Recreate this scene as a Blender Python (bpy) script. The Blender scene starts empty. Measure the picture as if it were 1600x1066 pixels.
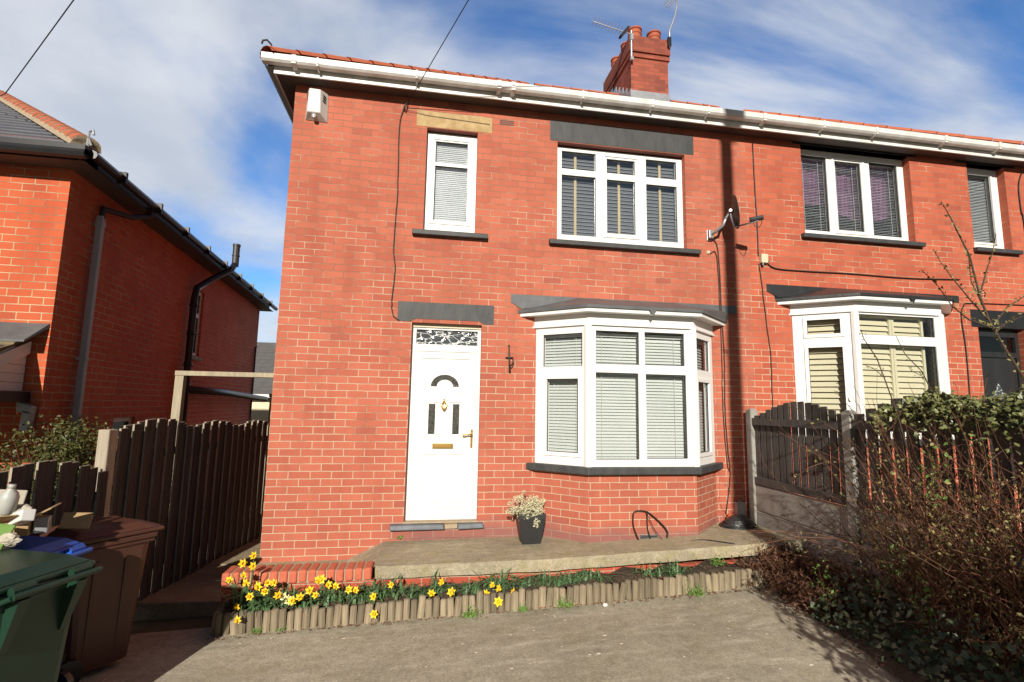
import bpy, bmesh, math, random
from mathutils import Vector, Matrix, Euler
random.seed(7)
C = bpy.context.scene
COL = C.collection
R = math.radians

# ------------------------------------------------------------------ camera
cam = bpy.data.cameras.new('camera'); camo = bpy.data.objects.new('camera', cam); COL.objects.link(camo)
cam.sensor_width = 36.0; cam.lens = 36.0 * 791.19 / 1600; cam.clip_end = 2000; cam.clip_start = 0.05
yaw, pit, rol = R(9.5105), R(7.2543), R(0.9913)
f_ = Vector((math.sin(yaw)*math.cos(pit), math.cos(yaw)*math.cos(pit), math.sin(pit)))
r_ = Vector((math.cos(yaw), -math.sin(yaw), 0)); u_ = r_.cross(f_)
r2 = math.cos(rol)*r_ + math.sin(rol)*u_; u2 = -math.sin(rol)*r_ + math.cos(rol)*u_
M = Matrix((r2, u2, -f_)).transposed().to_4x4(); M.translation = Vector((1.715, -6.1397, 1.7707))
camo.matrix_world = M
C.camera = camo
C.render.resolution_x, C.render.resolution_y = 1024, 682
C.view_settings.view_transform = 'Standard'; C.view_settings.look = 'None'
C.view_settings.gamma = 1.0; C.view_settings.exposure = 0.22

# ------------------------------------------------------------------ sun and sky
SUN_DIR = Vector((0.22, 1.0, -0.45)).normalized()
sun = bpy.data.lights.new('sun', 'SUN'); suno = bpy.data.objects.new('sun', sun); COL.objects.link(suno)
sun.energy = 5.0; sun.angle = R(0.5); sun.color = (1.0, 0.93, 0.82)
suno.rotation_euler = SUN_DIR.to_track_quat('-Z', 'Y').to_euler(); suno.location = (-6, -30, 20)
w = bpy.data.worlds.new('World'); C.world = w; w.use_nodes = True
nt = w.node_tree; N = nt.nodes; L = nt.links
for n in list(N): N.remove(n)
out = N.new('ShaderNodeOutputWorld'); bg = N.new('ShaderNodeBackground'); L.new(bg.outputs[0], out.inputs[0])
sky = N.new('ShaderNodeTexSky'); sky.sky_type = 'NISHITA'; sky.sun_disc = False
sky.sun_elevation = math.asin(-SUN_DIR.z); sky.sun_rotation = math.atan2(-SUN_DIR.x, -SUN_DIR.y)
sky.air_density = 1.0; sky.dust_density = 0.4; sky.ozone_density = 2.5
bg.inputs[1].default_value = 0.05
tc = N.new('ShaderNodeTexCoord'); sep = N.new('ShaderNodeSeparateXYZ'); L.new(tc.outputs['Generated'], sep.inputs[0])
def vmath(op, a, b=None):
    n = N.new('ShaderNodeMath'); n.operation = op
    for i, x in enumerate((a, b)):
        if x is None: continue
        if isinstance(x, (int, float)): n.inputs[i].default_value = x
        else: L.new(x, n.inputs[i])
    return n.outputs[0]
SKY_A, SKY_B = (7.2, 2.9), (1.1, 3.2)
def tex(vec, scale, detail, rough, dist, rot, sc, loc):
    m_ = N.new('ShaderNodeMapping'); m_.inputs['Rotation'].default_value = (0, 0, R(rot)); m_.inputs['Scale'].default_value = sc; m_.inputs['Location'].default_value = loc
    L.new(vec, m_.inputs[0]); n_ = N.new('ShaderNodeTexNoise'); n_.inputs['Scale'].default_value = scale; n_.inputs['Detail'].default_value = detail
    n_.inputs['Roughness'].default_value = rough; n_.inputs['Distortion'].default_value = dist; L.new(m_.outputs[0], n_.inputs['Vector']); return n_.outputs[0]
def sstep(x, a, b):
    m_ = N.new('ShaderNodeMapRange'); m_.interpolation_type = 'SMOOTHSTEP'; L.new(x, m_.inputs[0]); m_.inputs[1].default_value = a; m_.inputs[2].default_value = b; return m_.outputs[0]
zz = vmath('ADD', vmath('MAXIMUM', sep.outputs[2], 0.0), 0.30)
cx = vmath('DIVIDE', sep.outputs[0], zz); cy = vmath('DIVIDE', sep.outputs[1], zz)
cmb = N.new('ShaderNodeCombineXYZ'); L.new(cx, cmb.inputs[0]); L.new(cy, cmb.inputs[1]); cv = cmb.outputs[0]
puff = tex(cv, 1.5, 8, 0.50, 0.25, 20, (1, 1, 1), (SKY_A[0], SKY_A[1], 0))
strk = tex(cv, 1.5, 9, 0.56, 0.5, 45, (0.50, 1.5, 1), (SKY_B[0], SKY_B[1], 0))
lr = sstep(sep.outputs[0], -0.05, 0.35)
den = vmath('ADD', vmath('MULTIPLY', puff, vmath('SUBTRACT', 1.0, lr)), vmath('MULTIPLY', strk, lr))
den = vmath('ADD', den, vmath('MULTIPLY', vmath('SUBTRACT', 0.55, sep.outputs[2]), 0.30))      # thicker towards the horizon
den = vmath('SUBTRACT', den, vmath('MULTIPLY', sstep(sep.outputs[1], 0.25, -0.25), 0.35))      # clearer on the sunny side
cf = vmath('MULTIPLY', sstep(den, 0.40, 0.64), 0.95)
cf = vmath('MULTIPLY', cf, vmath('MULTIPLY', sstep(sep.outputs[2], 0.88, 0.66), sstep(sep.outputs[0], 0.97, 0.80)))   # the bank thins out overhead and to the east
shade = tex(cv, 2.4, 6, 0.55, 0.2, 0, (1, 1, 1), (3.3, 1.2, 0))
ccol = N.new('ShaderNodeMix'); ccol.data_type = 'RGBA'; L.new(sstep(shade, 0.32, 0.66), ccol.inputs[0])
ccol.inputs[6].default_value = (9.6, 10.5, 12.0, 1); ccol.inputs[7].default_value = (13.0, 13.6, 14.6, 1)
blu = N.new('ShaderNodeMix'); blu.data_type = 'RGBA'; blu.blend_type = 'MULTIPLY'; blu.inputs[0].default_value = 1.0
L.new(sky.outputs[0], blu.inputs[6])
bm_ = N.new('ShaderNodeMix'); bm_.data_type = 'RGBA'; L.new(vmath('MULTIPLY', sstep(sep.outputs[1], -0.1, 0.3), sstep(sep.outputs[2], 0.9, 0.65)), bm_.inputs[0])
bm_.inputs[6].default_value = (0.72, 0.66, 0.60, 1); bm_.inputs[7].default_value = (1.45, 2.25, 3.1, 1); L.new(bm_.outputs[2], blu.inputs[7])
mx = N.new('ShaderNodeMix'); mx.data_type = 'RGBA'
L.new(cf, mx.inputs[0]); L.new(blu.outputs[2], mx.inputs[6]); L.new(ccol.outputs[2], mx.inputs[7])
L.new(mx.outputs[2], bg.inputs[0])

# ------------------------------------------------------------------ materials
def new_mat(name):
    m = bpy.data.materials.new(name); m.use_nodes = True
    t = m.node_tree; b = t.nodes['Principled BSDF']
    return m, t.nodes, t.links, b
def noise(N, L, vec, scale, detail=4, rough=0.55):
    n = N.new('ShaderNodeTexNoise'); n.inputs['Scale'].default_value = scale; n.inputs['Detail'].default_value = detail; n.inputs['Roughness'].default_value = rough
    if vec is not None: L.new(vec, n.inputs['Vector'])
    return n.outputs[0]
def ramp(N, L, fac, stops):
    r = N.new('ShaderNodeValToRGB'); e = r.color_ramp.elements
    e[0].position = stops[0][0]; e[0].color = (*stops[0][1], 1)
    e[1].position = stops[-1][0]; e[1].color = (*stops[-1][1], 1)
    for p, c in stops[1:-1]:
        k = e.new(p); k.color = (*c, 1)
    L.new(fac, r.inputs[0]); return r.outputs[0]
def mixc(N, L, fac, a, b, blend='MIX'):
    m = N.new('ShaderNodeMix'); m.data_type = 'RGBA'; m.blend_type = blend
    for i, x in ((0, fac), (6, a), (7, b)):
        if isinstance(x, (int, float)): m.inputs[i].default_value = x
        elif isinstance(x, tuple): m.inputs[i].default_value = (*x, 1)
        else: L.new(x, m.inputs[i])
    return m.outputs[2]
def bump(N, L, b, h, strength, dist=0.01):
    n = N.new('ShaderNodeBump'); n.inputs['Strength'].default_value = strength; n.inputs['Distance'].default_value = dist
    L.new(h, n.inputs['Height']); L.new(n.outputs[0], b.inputs['Normal']); return n
def simple(name, c1, c2=None, rough=0.6, scale=8, bmp=0.0, bscale=60, metal=0.0, spec=0.5, obj_random=0.0, stretch=None, coat=0):
    m, N, L, b = new_mat(name)
    b.inputs['Roughness'].default_value = rough; b.inputs['Metallic'].default_value = metal
    b.inputs['Specular IOR Level'].default_value = spec
    if coat: b.inputs['Coat Weight'].default_value = coat
    tc = N.new('ShaderNodeTexCoord'); vec = tc.outputs['Object']
    if stretch:
        mp = N.new('ShaderNodeMapping'); mp.inputs['Scale'].default_value = stretch; L.new(vec, mp.inputs[0]); vec = mp.outputs[0]
    c2 = c2 or tuple(x*0.8 for x in c1)
    col = ramp(N, L, noise(N, L, vec, scale, 6), [(0.3, c1), (0.7, c2)])
    if obj_random:
        oi = N.new('ShaderNodeObjectInfo')
        k = ramp(N, L, oi.outputs['Random'], [(0, (1-obj_random,)*3), (1, (1+obj_random,)*3)])
        col = mixc(N, L, 1.0, col, k, 'MULTIPLY')
    L.new(col, b.inputs['Base Color'])
    if bmp: bump(N, L, b, noise(N, L, vec, bscale, 5), bmp, 0.006)
    return m
def brick_mat(name, c1, c2, mortar, dark_base=None, msize=0.0047, dirty=True):
    m, N, L, b = new_mat(name)
    uv = N.new('ShaderNodeTexCoord').outputs['UV']
    wob = N.new('ShaderNodeTexNoise'); wob.inputs['Scale'].default_value = 9; wob.inputs['Detail'].default_value = 3; L.new(uv, wob.inputs['Vector'])
    vm = N.new('ShaderNodeVectorMath'); vm.operation = 'SUBTRACT'; L.new(wob.outputs['Color'], vm.inputs[0]); vm.inputs[1].default_value = (0.5, 0.5, 0.5)
    vs = N.new('ShaderNodeVectorMath'); vs.operation = 'SCALE'; L.new(vm.outputs[0], vs.inputs[0]); vs.inputs['Scale'].default_value = 0.009
    va = N.new('ShaderNodeVectorMath'); va.operation = 'ADD'; L.new(uv, va.inputs[0]); L.new(vs.outputs[0], va.inputs[1])
    def bt(a, bb, mo):
        t = N.new('ShaderNodeTexBrick'); t.offset = 0.5; t.inputs['Scale'].default_value = 1
        t.inputs['Brick Width'].default_value = 0.2323; t.inputs['Row Height'].default_value = 0.083
        t.inputs['Mortar Size'].default_value = msize; t.inputs['Mortar Smooth'].default_value = 0.25; t.inputs['Bias'].default_value = -0.1
        t.inputs['Color1'].default_value = (*a, 1); t.inputs['Color2'].default_value = (*bb, 1); t.inputs['Mortar'].default_value = (*mo, 1)
        L.new(va.outputs[0], t.inputs['Vector']); return t
    t1 = bt(c1, c2, mortar); t2 = bt((0, 0, 0), (1, 1, 1), (0.5, 0.5, 0.5))
    # occasional odd bricks: darker, burnt, pinker
    odd = ramp(N, L, t2.outputs[0], [(0.86, (0, 0, 0)), (0.97, (0.75, 0.75, 0.75))])
    col = mixc(N, L, odd, t1.outputs[0], (c2[0]*0.62, c2[1]*0.85, c2[2]*1.15))
    blot = noise(N, L, uv, 0.55, 5, 0.6)
    blk = ramp(N, L, blot, [(0.3, (0.88, 0.86, 0.86)), (0.7, (1.08, 1.09, 1.11))])
    col = mixc(N, L, 1.0, col, blk, 'MULTIPLY')
    smp = N.new('ShaderNodeMapping'); smp.inputs['Scale'].default_value = (2.6, 0.30, 1); L.new(uv, smp.inputs[0])
    col = mixc(N, L, 1.0, col, ramp(N, L, noise(N, L, smp.outputs[0], 1.4, 6, 0.65), [(0.30, (0.87, 0.86, 0.87)), (0.6, (1.03, 1.03, 1.03))]), 'MULTIPLY')
    fine = ramp(N, L, noise(N, L, uv, 70, 6, 0.7), [(0.25, (0.83, 0.82, 0.8)), (0.75, (1.13, 1.13, 1.12))])
    col = mixc(N, L, 1.0, col, fine, 'MULTIPLY')
    fac = t1.outputs['Fac']
    # some joints keep weathered grey-red mortar, others show pale repointing
    sv_ = N.new('ShaderNodeSeparateXYZ'); L.new(uv, sv_.inputs[0])
    hv = N.new('ShaderNodeMath'); hv.operation = 'MULTIPLY_ADD'; L.new(sv_.outputs[1], hv.inputs[0]); hv.inputs[1].default_value = -0.055; hv.inputs[2].default_value = 0.17
    ja = N.new('ShaderNodeMath'); ja.operation = 'ADD'; L.new(hv.outputs[0], ja.inputs[0]); L.new(noise(N, L, uv, 2.3, 5, 0.6), ja.inputs[1])
    jn = ramp(N, L, ja.outputs[0], [(0.40, (0, 0, 0)), (0.60, (1, 1, 1))])
    mcol = mixc(N, L, jn, (mortar[0]*0.50, mortar[1]*0.33, mortar[2]*0.30), mortar)
    col = mixc(N, L, fac, col, mcol)
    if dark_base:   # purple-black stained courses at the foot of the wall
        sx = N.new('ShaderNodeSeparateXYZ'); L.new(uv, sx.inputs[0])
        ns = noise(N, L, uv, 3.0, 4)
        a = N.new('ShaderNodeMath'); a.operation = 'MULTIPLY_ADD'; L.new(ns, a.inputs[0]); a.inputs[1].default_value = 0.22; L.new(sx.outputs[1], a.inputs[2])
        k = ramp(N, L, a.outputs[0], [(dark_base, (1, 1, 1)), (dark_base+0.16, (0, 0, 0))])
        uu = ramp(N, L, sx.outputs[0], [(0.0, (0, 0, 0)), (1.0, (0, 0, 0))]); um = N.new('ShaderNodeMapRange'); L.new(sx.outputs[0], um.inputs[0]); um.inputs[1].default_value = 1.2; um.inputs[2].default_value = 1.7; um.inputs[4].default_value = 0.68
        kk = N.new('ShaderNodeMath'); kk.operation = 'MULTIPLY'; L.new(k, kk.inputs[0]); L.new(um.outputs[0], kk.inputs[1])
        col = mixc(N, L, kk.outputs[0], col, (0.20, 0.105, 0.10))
    L.new(col, b.inputs['Base Color']); b.inputs['Roughness'].default_value = 0.85; b.inputs['Specular IOR Level'].default_value = 0.25
    inv = N.new('ShaderNodeMath'); inv.operation = 'SUBTRACT'; inv.inputs[0].default_value = 1; L.new(fac, inv.inputs[1])
    h = N.new('ShaderNodeMath'); h.operation = 'MULTIPLY_ADD'; L.new(noise(N, L, uv, 90, 5, 0.7), h.inputs[0]); h.inputs[1].default_value = 0.35; L.new(inv.outputs[0], h.inputs[2])
    bump(N, L, b, h.outputs[0], 0.55, 0.005)
    return m
def glass_mat(name, tint=(0.95, 0.965, 0.955), rough=0.0, refl=(0.95, 0.98, 1.0), base=0.09):
    m, N, L, b = new_mat(name); N.remove(b)
    o = N['Material Output']; tr = N.new('ShaderNodeBsdfTransparent'); tr.inputs[0].default_value = (*tint, 1)
    gl = N.new('ShaderNodeBsdfGlossy'); gl.inputs['Roughness'].default_value = rough; gl.inputs[0].default_value = (*refl, 1)
    lw = N.new('ShaderNodeLayerWeight'); lw.inputs[0].default_value = 0.5
    pw = N.new('ShaderNodeMath'); pw.operation = 'POWER'; L.new(lw.outputs['Facing'], pw.inputs[0]); pw.inputs[1].default_value = 3.5
    fr = N.new('ShaderNodeMath'); fr.operation = 'MULTIPLY_ADD'; L.new(pw.outputs[0], fr.inputs[0]); fr.inputs[1].default_value = 0.85; fr.inputs[2].default_value = base
    bp = N.new('ShaderNodeBump'); bp.inputs['Strength'].default_value = 0.12; bp.inputs['Distance'].default_value = 0.01
    nz = noise(N, L, N.new('ShaderNodeTexCoord').outputs['Object'], 2.5, 1); L.new(nz, bp.inputs['Height']); L.new(bp.outputs[0], gl.inputs['Normal'])
    ms = N.new('ShaderNodeMixShader'); L.new(fr.outputs[0], ms.inputs[0]); L.new(tr.outputs[0], ms.inputs[1]); L.new(gl.outputs[0], ms.inputs[2])
    L.new(ms.outputs[0], o.inputs[0]); return m

MT = {}
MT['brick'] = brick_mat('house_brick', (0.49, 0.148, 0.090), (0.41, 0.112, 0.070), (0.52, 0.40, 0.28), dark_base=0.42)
MT['brick_n'] = brick_mat('adjoining_house_brick', (0.50, 0.128, 0.070), (0.40, 0.094, 0.054), (0.57, 0.44, 0.30))
MT['brick_l'] = brick_mat('neighbour_brick', (0.56, 0.125, 0.052), (0.50, 0.10, 0.045), (0.55, 0.45, 0.28))
MT['brick_g'] = brick_mat('garden_brick', (0.50, 0.095, 0.05), (0.40, 0.075, 0.05), (0.42, 0.32, 0.22))
MT['brick_c'] = brick_mat('chimney_brick', (0.36, 0.095, 0.060), (0.22, 0.062, 0.045), (0.34, 0.25, 0.17))
MT['coping'] = simple('red_bullnose_brick', (0.56, 0.145, 0.075), (0.46, 0.11, 0.06), 0.8, 14, 0.3, 80, obj_random=0.0)
MT['mortar'] = simple('mortar', (0.42, 0.33, 0.22), (0.33, 0.26, 0.17), 0.95, 20, 0.5, 60)
MT['white'] = simple('white_plastic', (0.80, 0.80, 0.78), (0.76, 0.76, 0.73), 0.35, 1.5, 0.0)
MT['white_old'] = simple('weathered_white_plastic', (0.80, 0.80, 0.78), (0.58, 0.56, 0.52), 0.45, 3.5, stretch=(1.6, 1, 0.5))
MT['soffit'] = simple('dark_soffit_board', (0.10, 0.075, 0.065), (0.07, 0.05, 0.045), 0.7, 3)
MT['slate_paint'] = simple('dark_grey_painted_stone', (0.034, 0.036, 0.038), (0.062, 0.063, 0.063), 0.6, 9, 0.4, 30, stretch=(1, 1, 0.4))
MT['black_paint'] = simple('black_painted_stone', (0.012, 0.013, 0.015), (0.02, 0.02, 0.022), 0.45, 5, 0.2, 30)
MT['sandstone'] = simple('yellow_sandstone', (0.52, 0.38, 0.19), (0.33, 0.215, 0.10), 0.9, 9, 0.4, 50)
MT['lead'] = simple('lead_sheet', (0.12, 0.125, 0.13), (0.075, 0.08, 0.085), 0.5, 5, 0.35, 14)
MT['felt'] = simple('black_roof_felt', (0.02, 0.021, 0.023), (0.035, 0.036, 0.038), 0.4, 6, 0.5, 18)
MT['tile'] = simple('red_clay_tile', (0.36, 0.11, 0.055), (0.22, 0.075, 0.045), 0.8, 5, 0.3, 40)
MT['hip'] = simple('orange_ridge_tile', (0.50, 0.135, 0.06), (0.40, 0.10, 0.05), 0.8, 6, 0.2, 40)
MT['slate'] = simple('dark_slate_tile', (0.075, 0.075, 0.085), (0.05, 0.05, 0.06), 0.5, 5, 0.2, 30)
MT['pot'] = simple('terracotta_chimney_pot', (0.45, 0.11, 0.05), (0.30, 0.075, 0.04), 0.75, 6, 0.2, 30)
MT['black'] = simple('black_plastic', (0.015, 0.015, 0.016), (0.022, 0.022, 0.023), 0.35, 4)
MT['cable'] = simple('black_cable', (0.012, 0.012, 0.012), None, 0.5)
MT['brown_cable'] = simple('brown_cable', (0.05, 0.025, 0.018), None, 0.6)
MT['grey_pipe'] = simple('grey_drainpipe', (0.36, 0.38, 0.39), (0.30, 0.32, 0.33), 0.5, 2)
MT['metal'] = simple('galvanised_metal', (0.42, 0.43, 0.45), (0.33, 0.34, 0.36), 0.4, 8, metal=0.6)
MT['dark_metal'] = simple('dark_grey_metal', (0.045, 0.043, 0.045), (0.03, 0.03, 0.03), 0.5, 6)
MT['iron'] = simple('black_iron', (0.02, 0.018, 0.017), (0.05, 0.03, 0.02), 0.6, 40)
MT['gold'] = simple('brass', (0.75, 0.50, 0.16), (0.68, 0.44, 0.13), 0.28, 20, metal=0.9)
MT['cream'] = simple('cream_plastic', (0.62, 0.57, 0.40), (0.55, 0.5, 0.35), 0.5, 5)
MT['offwhite'] = simple('off_white_plastic', (0.62, 0.60, 0.56), (0.56, 0.53, 0.49), 0.4, 5)
MT['lens'] = simple('alarm_lamp_lens', (0.55, 0.55, 0.55), None, 0.15)
MT['glass'] = glass_mat('window_glass')
MT['glass_hi'] = glass_mat('upper_window_glass', (0.93, 0.96, 0.97), base=0.24)
MT['glass_dark'] = simple('dark_leaded_glass', (0.03, 0.032, 0.03), (0.10, 0.10, 0.085), 0.12, 28, 0.8, 45)
def crackle():
    m, N, L, b = new_mat('crackle_glass'); uv = N.new('ShaderNodeTexCoord').outputs['UV']
    mp = N.new('ShaderNodeMapping'); mp.inputs['Scale'].default_value = (0.55, 1, 1); mp.inputs['Rotation'].default_value = (0, 0, 0.3); L.new(uv, mp.inputs[0])
    nz = N.new('ShaderNodeTexNoise'); nz.inputs['Scale'].default_value = 14; L.new(mp.outputs[0], nz.inputs['Vector'])
    mm = N.new('ShaderNodeMix'); mm.data_type = 'VECTOR'; mm.inputs[0].default_value = 0.06; L.new(mp.outputs[0], mm.inputs[4]); L.new(nz.outputs['Color'], mm.inputs[5])
    v = N.new('ShaderNodeTexVoronoi'); v.feature = 'DISTANCE_TO_EDGE'; v.inputs['Scale'].default_value = 17; L.new(mm.outputs[1], v.inputs['Vector'])
    c = ramp(N, L, v.outputs[0], [(0.02, (0.55, 0.57, 0.57)), (0.07, (0.06, 0.07, 0.075))])
    L.new(c, b.inputs['Base Color']); b.inputs['Roughness'].default_value = 0.12
    bump(N, L, b, v.outputs[0], 0.9, 0.02); return m
MT['crackle'] = crackle()
MT['blind'] = simple('pale_green_grey_slats', (0.62, 0.65, 0.635), (0.57, 0.60, 0.585), 0.5, 3)
MT['blind_dark'] = simple('grey_slats', (0.22, 0.225, 0.235), (0.19, 0.195, 0.205), 0.45, 3)
MT['blind_white'] = simple('white_slats', (0.86, 0.87, 0.87), None, 0.5, 3)
MT['blind_cream'] = simple('cream_slats', (0.68, 0.63, 0.45), (0.62, 0.57, 0.41), 0.5, 2)
MT['blind_fine'] = simple('fine_grey_slats', (0.62, 0.64, 0.66), None, 0.4, 3)
MT['tape'] = simple('cream_tape', (0.78, 0.62, 0.36), None, 0.7)
MT['purple'] = simple('purple_curtain', (0.36, 0.17, 0.33), (0.27, 0.125, 0.25), 0.9, 6)
MT['room'] = simple('room_plaster', (0.20, 0.18, 0.15), (0.16, 0.14, 0.12), 0.9, 3)
MT['wood_dark'] = simple('dark_stained_fence_board', (0.066, 0.052, 0.044), (0.024, 0.019, 0.017), 0.85, 4, 0.5, 14, stretch=(9, 9, 0.7))
MT['wood_pale'] = simple('weathered_sunlit_board', (0.44, 0.38, 0.29), (0.30, 0.25, 0.19), 0.9, 5, 0.4, 20, stretch=(8, 8, 0.8))  # weathered posts; on pickets it paints sunlight onto tops and edges
MT['wood_grey'] = simple('silvered_fence_board', (0.105, 0.088, 0.078), (0.058, 0.048, 0.044), 0.9, 3, 0.5, 14, stretch=(9, 9, 0.7))
MT['timber'] = simple('pale_weathered_timber', (0.42, 0.36, 0.25), (0.30, 0.26, 0.18), 0.85, 4, 0.3, 16, stretch=(6, 6, 0.9))
MT['log'] = simple('half_log', (0.31, 0.25, 0.165), (0.18, 0.145, 0.095), 0.9, 4, 0.6, 18, obj_random=0.38, stretch=(14, 14, 1.3))
MT['concrete_post'] = simple('concrete_post', (0.36, 0.345, 0.31), (0.26, 0.245, 0.215), 0.95, 9, 0.8, 70)
MT['gravel_board'] = simple('concrete_gravel_board', (0.34, 0.315, 0.285), (0.25, 0.23, 0.205), 0.95, 5, 0.35, 50)
MT['soil'] = simple('dark_soil', (0.040, 0.028, 0.018), (0.085, 0.06, 0.038), 0.95, 30, 1.0, 40)
MT['green_bin'] = simple('dark_green_plastic', (0.015, 0.048, 0.029), (0.011, 0.037, 0.022), 0.34, 4, 0.06, 120)
MT['brown_bin'] = simple('brown_plastic', (0.10, 0.038, 0.024), (0.075, 0.029, 0.019), 0.42, 4, 0.06, 120)
MT['blue_bin'] = simple('blue_plastic', (0.022, 0.11, 0.52), (0.018, 0.085, 0.42), 0.35, 4)
MT['card'] = simple('brown_cardboard', (0.42, 0.29, 0.14), (0.34, 0.23, 0.11), 0.85, 6)
MT['paper'] = simple('crumpled_paper', (0.55, 0.50, 0.40), (0.42, 0.38, 0.30), 0.9, 9)
MT['milky'] = simple('milky_plastic', (0.45, 0.46, 0.42), (0.38, 0.39, 0.36), 0.4, 9)
MT['orange'] = simple('orange_plastic', (0.60, 0.13, 0.04), None, 0.5)
MT['pot_black'] = simple('charcoal_planter', (0.022, 0.023, 0.024), (0.03, 0.031, 0.032), 0.45, 5)
MT['leaf'] = simple('daffodil_leaf', (0.075, 0.15, 0.065), (0.11, 0.20, 0.075), 0.5, 6)
MT['petal'] = simple('yellow_petal', (0.86, 0.64, 0.025), (0.82, 0.55, 0.02), 0.6, 30)
MT['trumpet'] = simple('golden_trumpet', (0.86, 0.52, 0.012), (0.82, 0.44, 0.01), 0.6, 30)
MT['pale_petal'] = simple('pale_petal', (0.85, 0.80, 0.48), (0.85, 0.74, 0.33), 0.6, 30)
MT['weed'] = simple('bright_weed', (0.12, 0.24, 0.04), (0.17, 0.30, 0.06), 0.6, 9)
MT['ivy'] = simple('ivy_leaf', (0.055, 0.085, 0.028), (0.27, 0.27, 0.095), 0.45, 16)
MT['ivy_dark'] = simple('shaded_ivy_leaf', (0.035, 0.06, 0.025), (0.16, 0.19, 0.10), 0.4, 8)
MT['shrub'] = simple('yellow_green_leaf', (0.105, 0.11, 0.022), (0.05, 0.062, 0.015), 0.5, 8)
MT['twig'] = simple('red_brown_stem', (0.19, 0.078, 0.038), (0.12, 0.055, 0.03), 0.7, 4)
MT['bark'] = simple('sapling_bark', (0.085, 0.055, 0.035), (0.055, 0.036, 0.025), 0.8, 6)
MT['twig_pale'] = simple('pale_brown_stem', (0.24, 0.155, 0.085), (0.16, 0.10, 0.055), 0.75, 4)
MT['dead'] = simple('dead_leaf', (0.21, 0.095, 0.047), (0.11, 0.052, 0.03), 0.85, 9)
MT['bud'] = simple('bud_leaf', (0.20, 0.19, 0.06), (0.26, 0.23, 0.08), 0.6, 9)
MT['sage'] = simple('pale_heather_leaf', (0.68, 0.67, 0.38), (0.52, 0.49, 0.38), 0.7, 30)
MT['sage_stem'] = simple('woody_stem', (0.17, 0.13, 0.11), None, 0.8)
MT['render'] = simple('cream_render', (0.74, 0.68, 0.46), (0.70, 0.64, 0.43), 0.9, 3)
MT['conc_tile'] = simple('grey_concrete_tile', (0.13, 0.125, 0.12), (0.10, 0.095, 0.09), 0.8, 4)
MT['step_slate'] = simple('blue_grey_slate', (0.14, 0.16, 0.185), (0.085, 0.095, 0.11), 0.55, 10, 0.6, 22)
MT['moss_tile'] = simple('mossy_brown_tile', (0.20, 0.16, 0.085), (0.12, 0.10, 0.055), 0.9, 7, 0.5, 25)
MT['door_black'] = simple('black_door', (0.018, 0.019, 0.021), (0.026, 0.027, 0.029), 0.35, 3, 0.3, 9, stretch=(6, 6, 0.6))
MT['pole'] = simple('utility_pole_wood', (0.16, 0.11, 0.07), (0.10, 0.07, 0.05), 0.9, 3)

def concrete(name, base, dark, pale, moss, moss_amt=0.5, spk=1.0, sc=1.0):
    m, N, L, b = new_mat(name)
    P = N.new('ShaderNodeTexCoord').outputs['Object']
    big = noise(N, L, P, 0.9*sc, 6, 0.6); med = noise(N, L, P, 4.5*sc, 6, 0.65)
    col = mixc(N, L, ramp(N, L, big, [(0.35, (0, 0, 0)), (0.68, (1, 1, 1))]), base, dark)
    mp = N.new('ShaderNodeMapping'); mp.inputs['Scale'].default_value = (0.8, 3.2, 1); L.new(P, mp.inputs[0])
    strk = noise(N, L, mp.outputs[0], 2.6*sc, 7, 0.7)
    col = mixc(N, L, ramp(N, L, strk, [(0.50, (0, 0, 0)), (0.72, (0.75, 0.75, 0.75))]), col, pale)
    col = mixc(N, L, ramp(N, L, med, [(0.52, (0, 0, 0)), (0.75, (moss_amt,)*3)]), col, moss)
    gr = ramp(N, L, noise(N, L, P, 60, 7, 0.8), [(0.32, (0.58, 0.58, 0.57)), (0.68, (1.32, 1.31, 1.29))])
    col = mixc(N, L, 1.0, col, gr, 'MULTIPLY')
    gr2 = ramp(N, L, noise(N, L, P, 14, 7, 0.75), [(0.3, (0.78, 0.77, 0.75)), (0.7, (1.16, 1.16, 1.15))])
    col = mixc(N, L, 1.0, col, gr2, 'MULTIPLY')
    v = N.new('ShaderNodeTexVoronoi'); v.inputs['Scale'].default_value = 19; v.inputs['Randomness'].default_value = 1.0
    mp2 = N.new('ShaderNodeMapping'); mp2.inputs['Scale'].default_value = (0.7, 1.3, 1); L.new(P, mp2.inputs[0]); L.new(mp2.outputs[0], v.inputs['Vector'])
    sx = N.new('ShaderNodeSeparateXYZ'); L.new(v.outputs['Color'], sx.inputs[0])
    thr = N.new('ShaderNodeMath'); thr.operation = 'MULTIPLY'; L.new(sx.outputs[0], thr.inputs[0]); thr.inputs[1].default_value = 0.16*spk
    pw = N.new('ShaderNodeMath'); pw.operation = 'POWER'; L.new(sx.outputs[1], pw.inputs[0]); pw.inputs[1].default_value = 3.0
    th2 = N.new('ShaderNodeMath'); th2.operation = 'MULTIPLY'; L.new(pw.outputs[0], th2.inputs[0]); L.new(thr.outputs[0], th2.inputs[1])
    lt = N.new('ShaderNodeMath'); lt.operation = 'LESS_THAN'; L.new(v.outputs['Distance'], lt.inputs[0]); L.new(th2.outputs[0], lt.inputs[1])
    col = mixc(N, L, lt.outputs[0], col, (min(1, pale[0]*1.5), min(1, pale[1]*1.5), min(1, pale[2]*1.5)))
    L.new(col, b.inputs['Base Color']); b.inputs['Roughness'].default_value = 0.95; b.inputs['Specular IOR Level'].default_value = 0.2
    h = N.new('ShaderNodeMath'); h.operation = 'ADD'; L.new(noise(N, L, P, 130, 5, 0.75), h.inputs[0]); L.new(noise(N, L, P, 22, 5, 0.7), h.inputs[1])
    bump(N, L, b, h.outputs[0], 0.5, 0.006)
    return m
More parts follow.
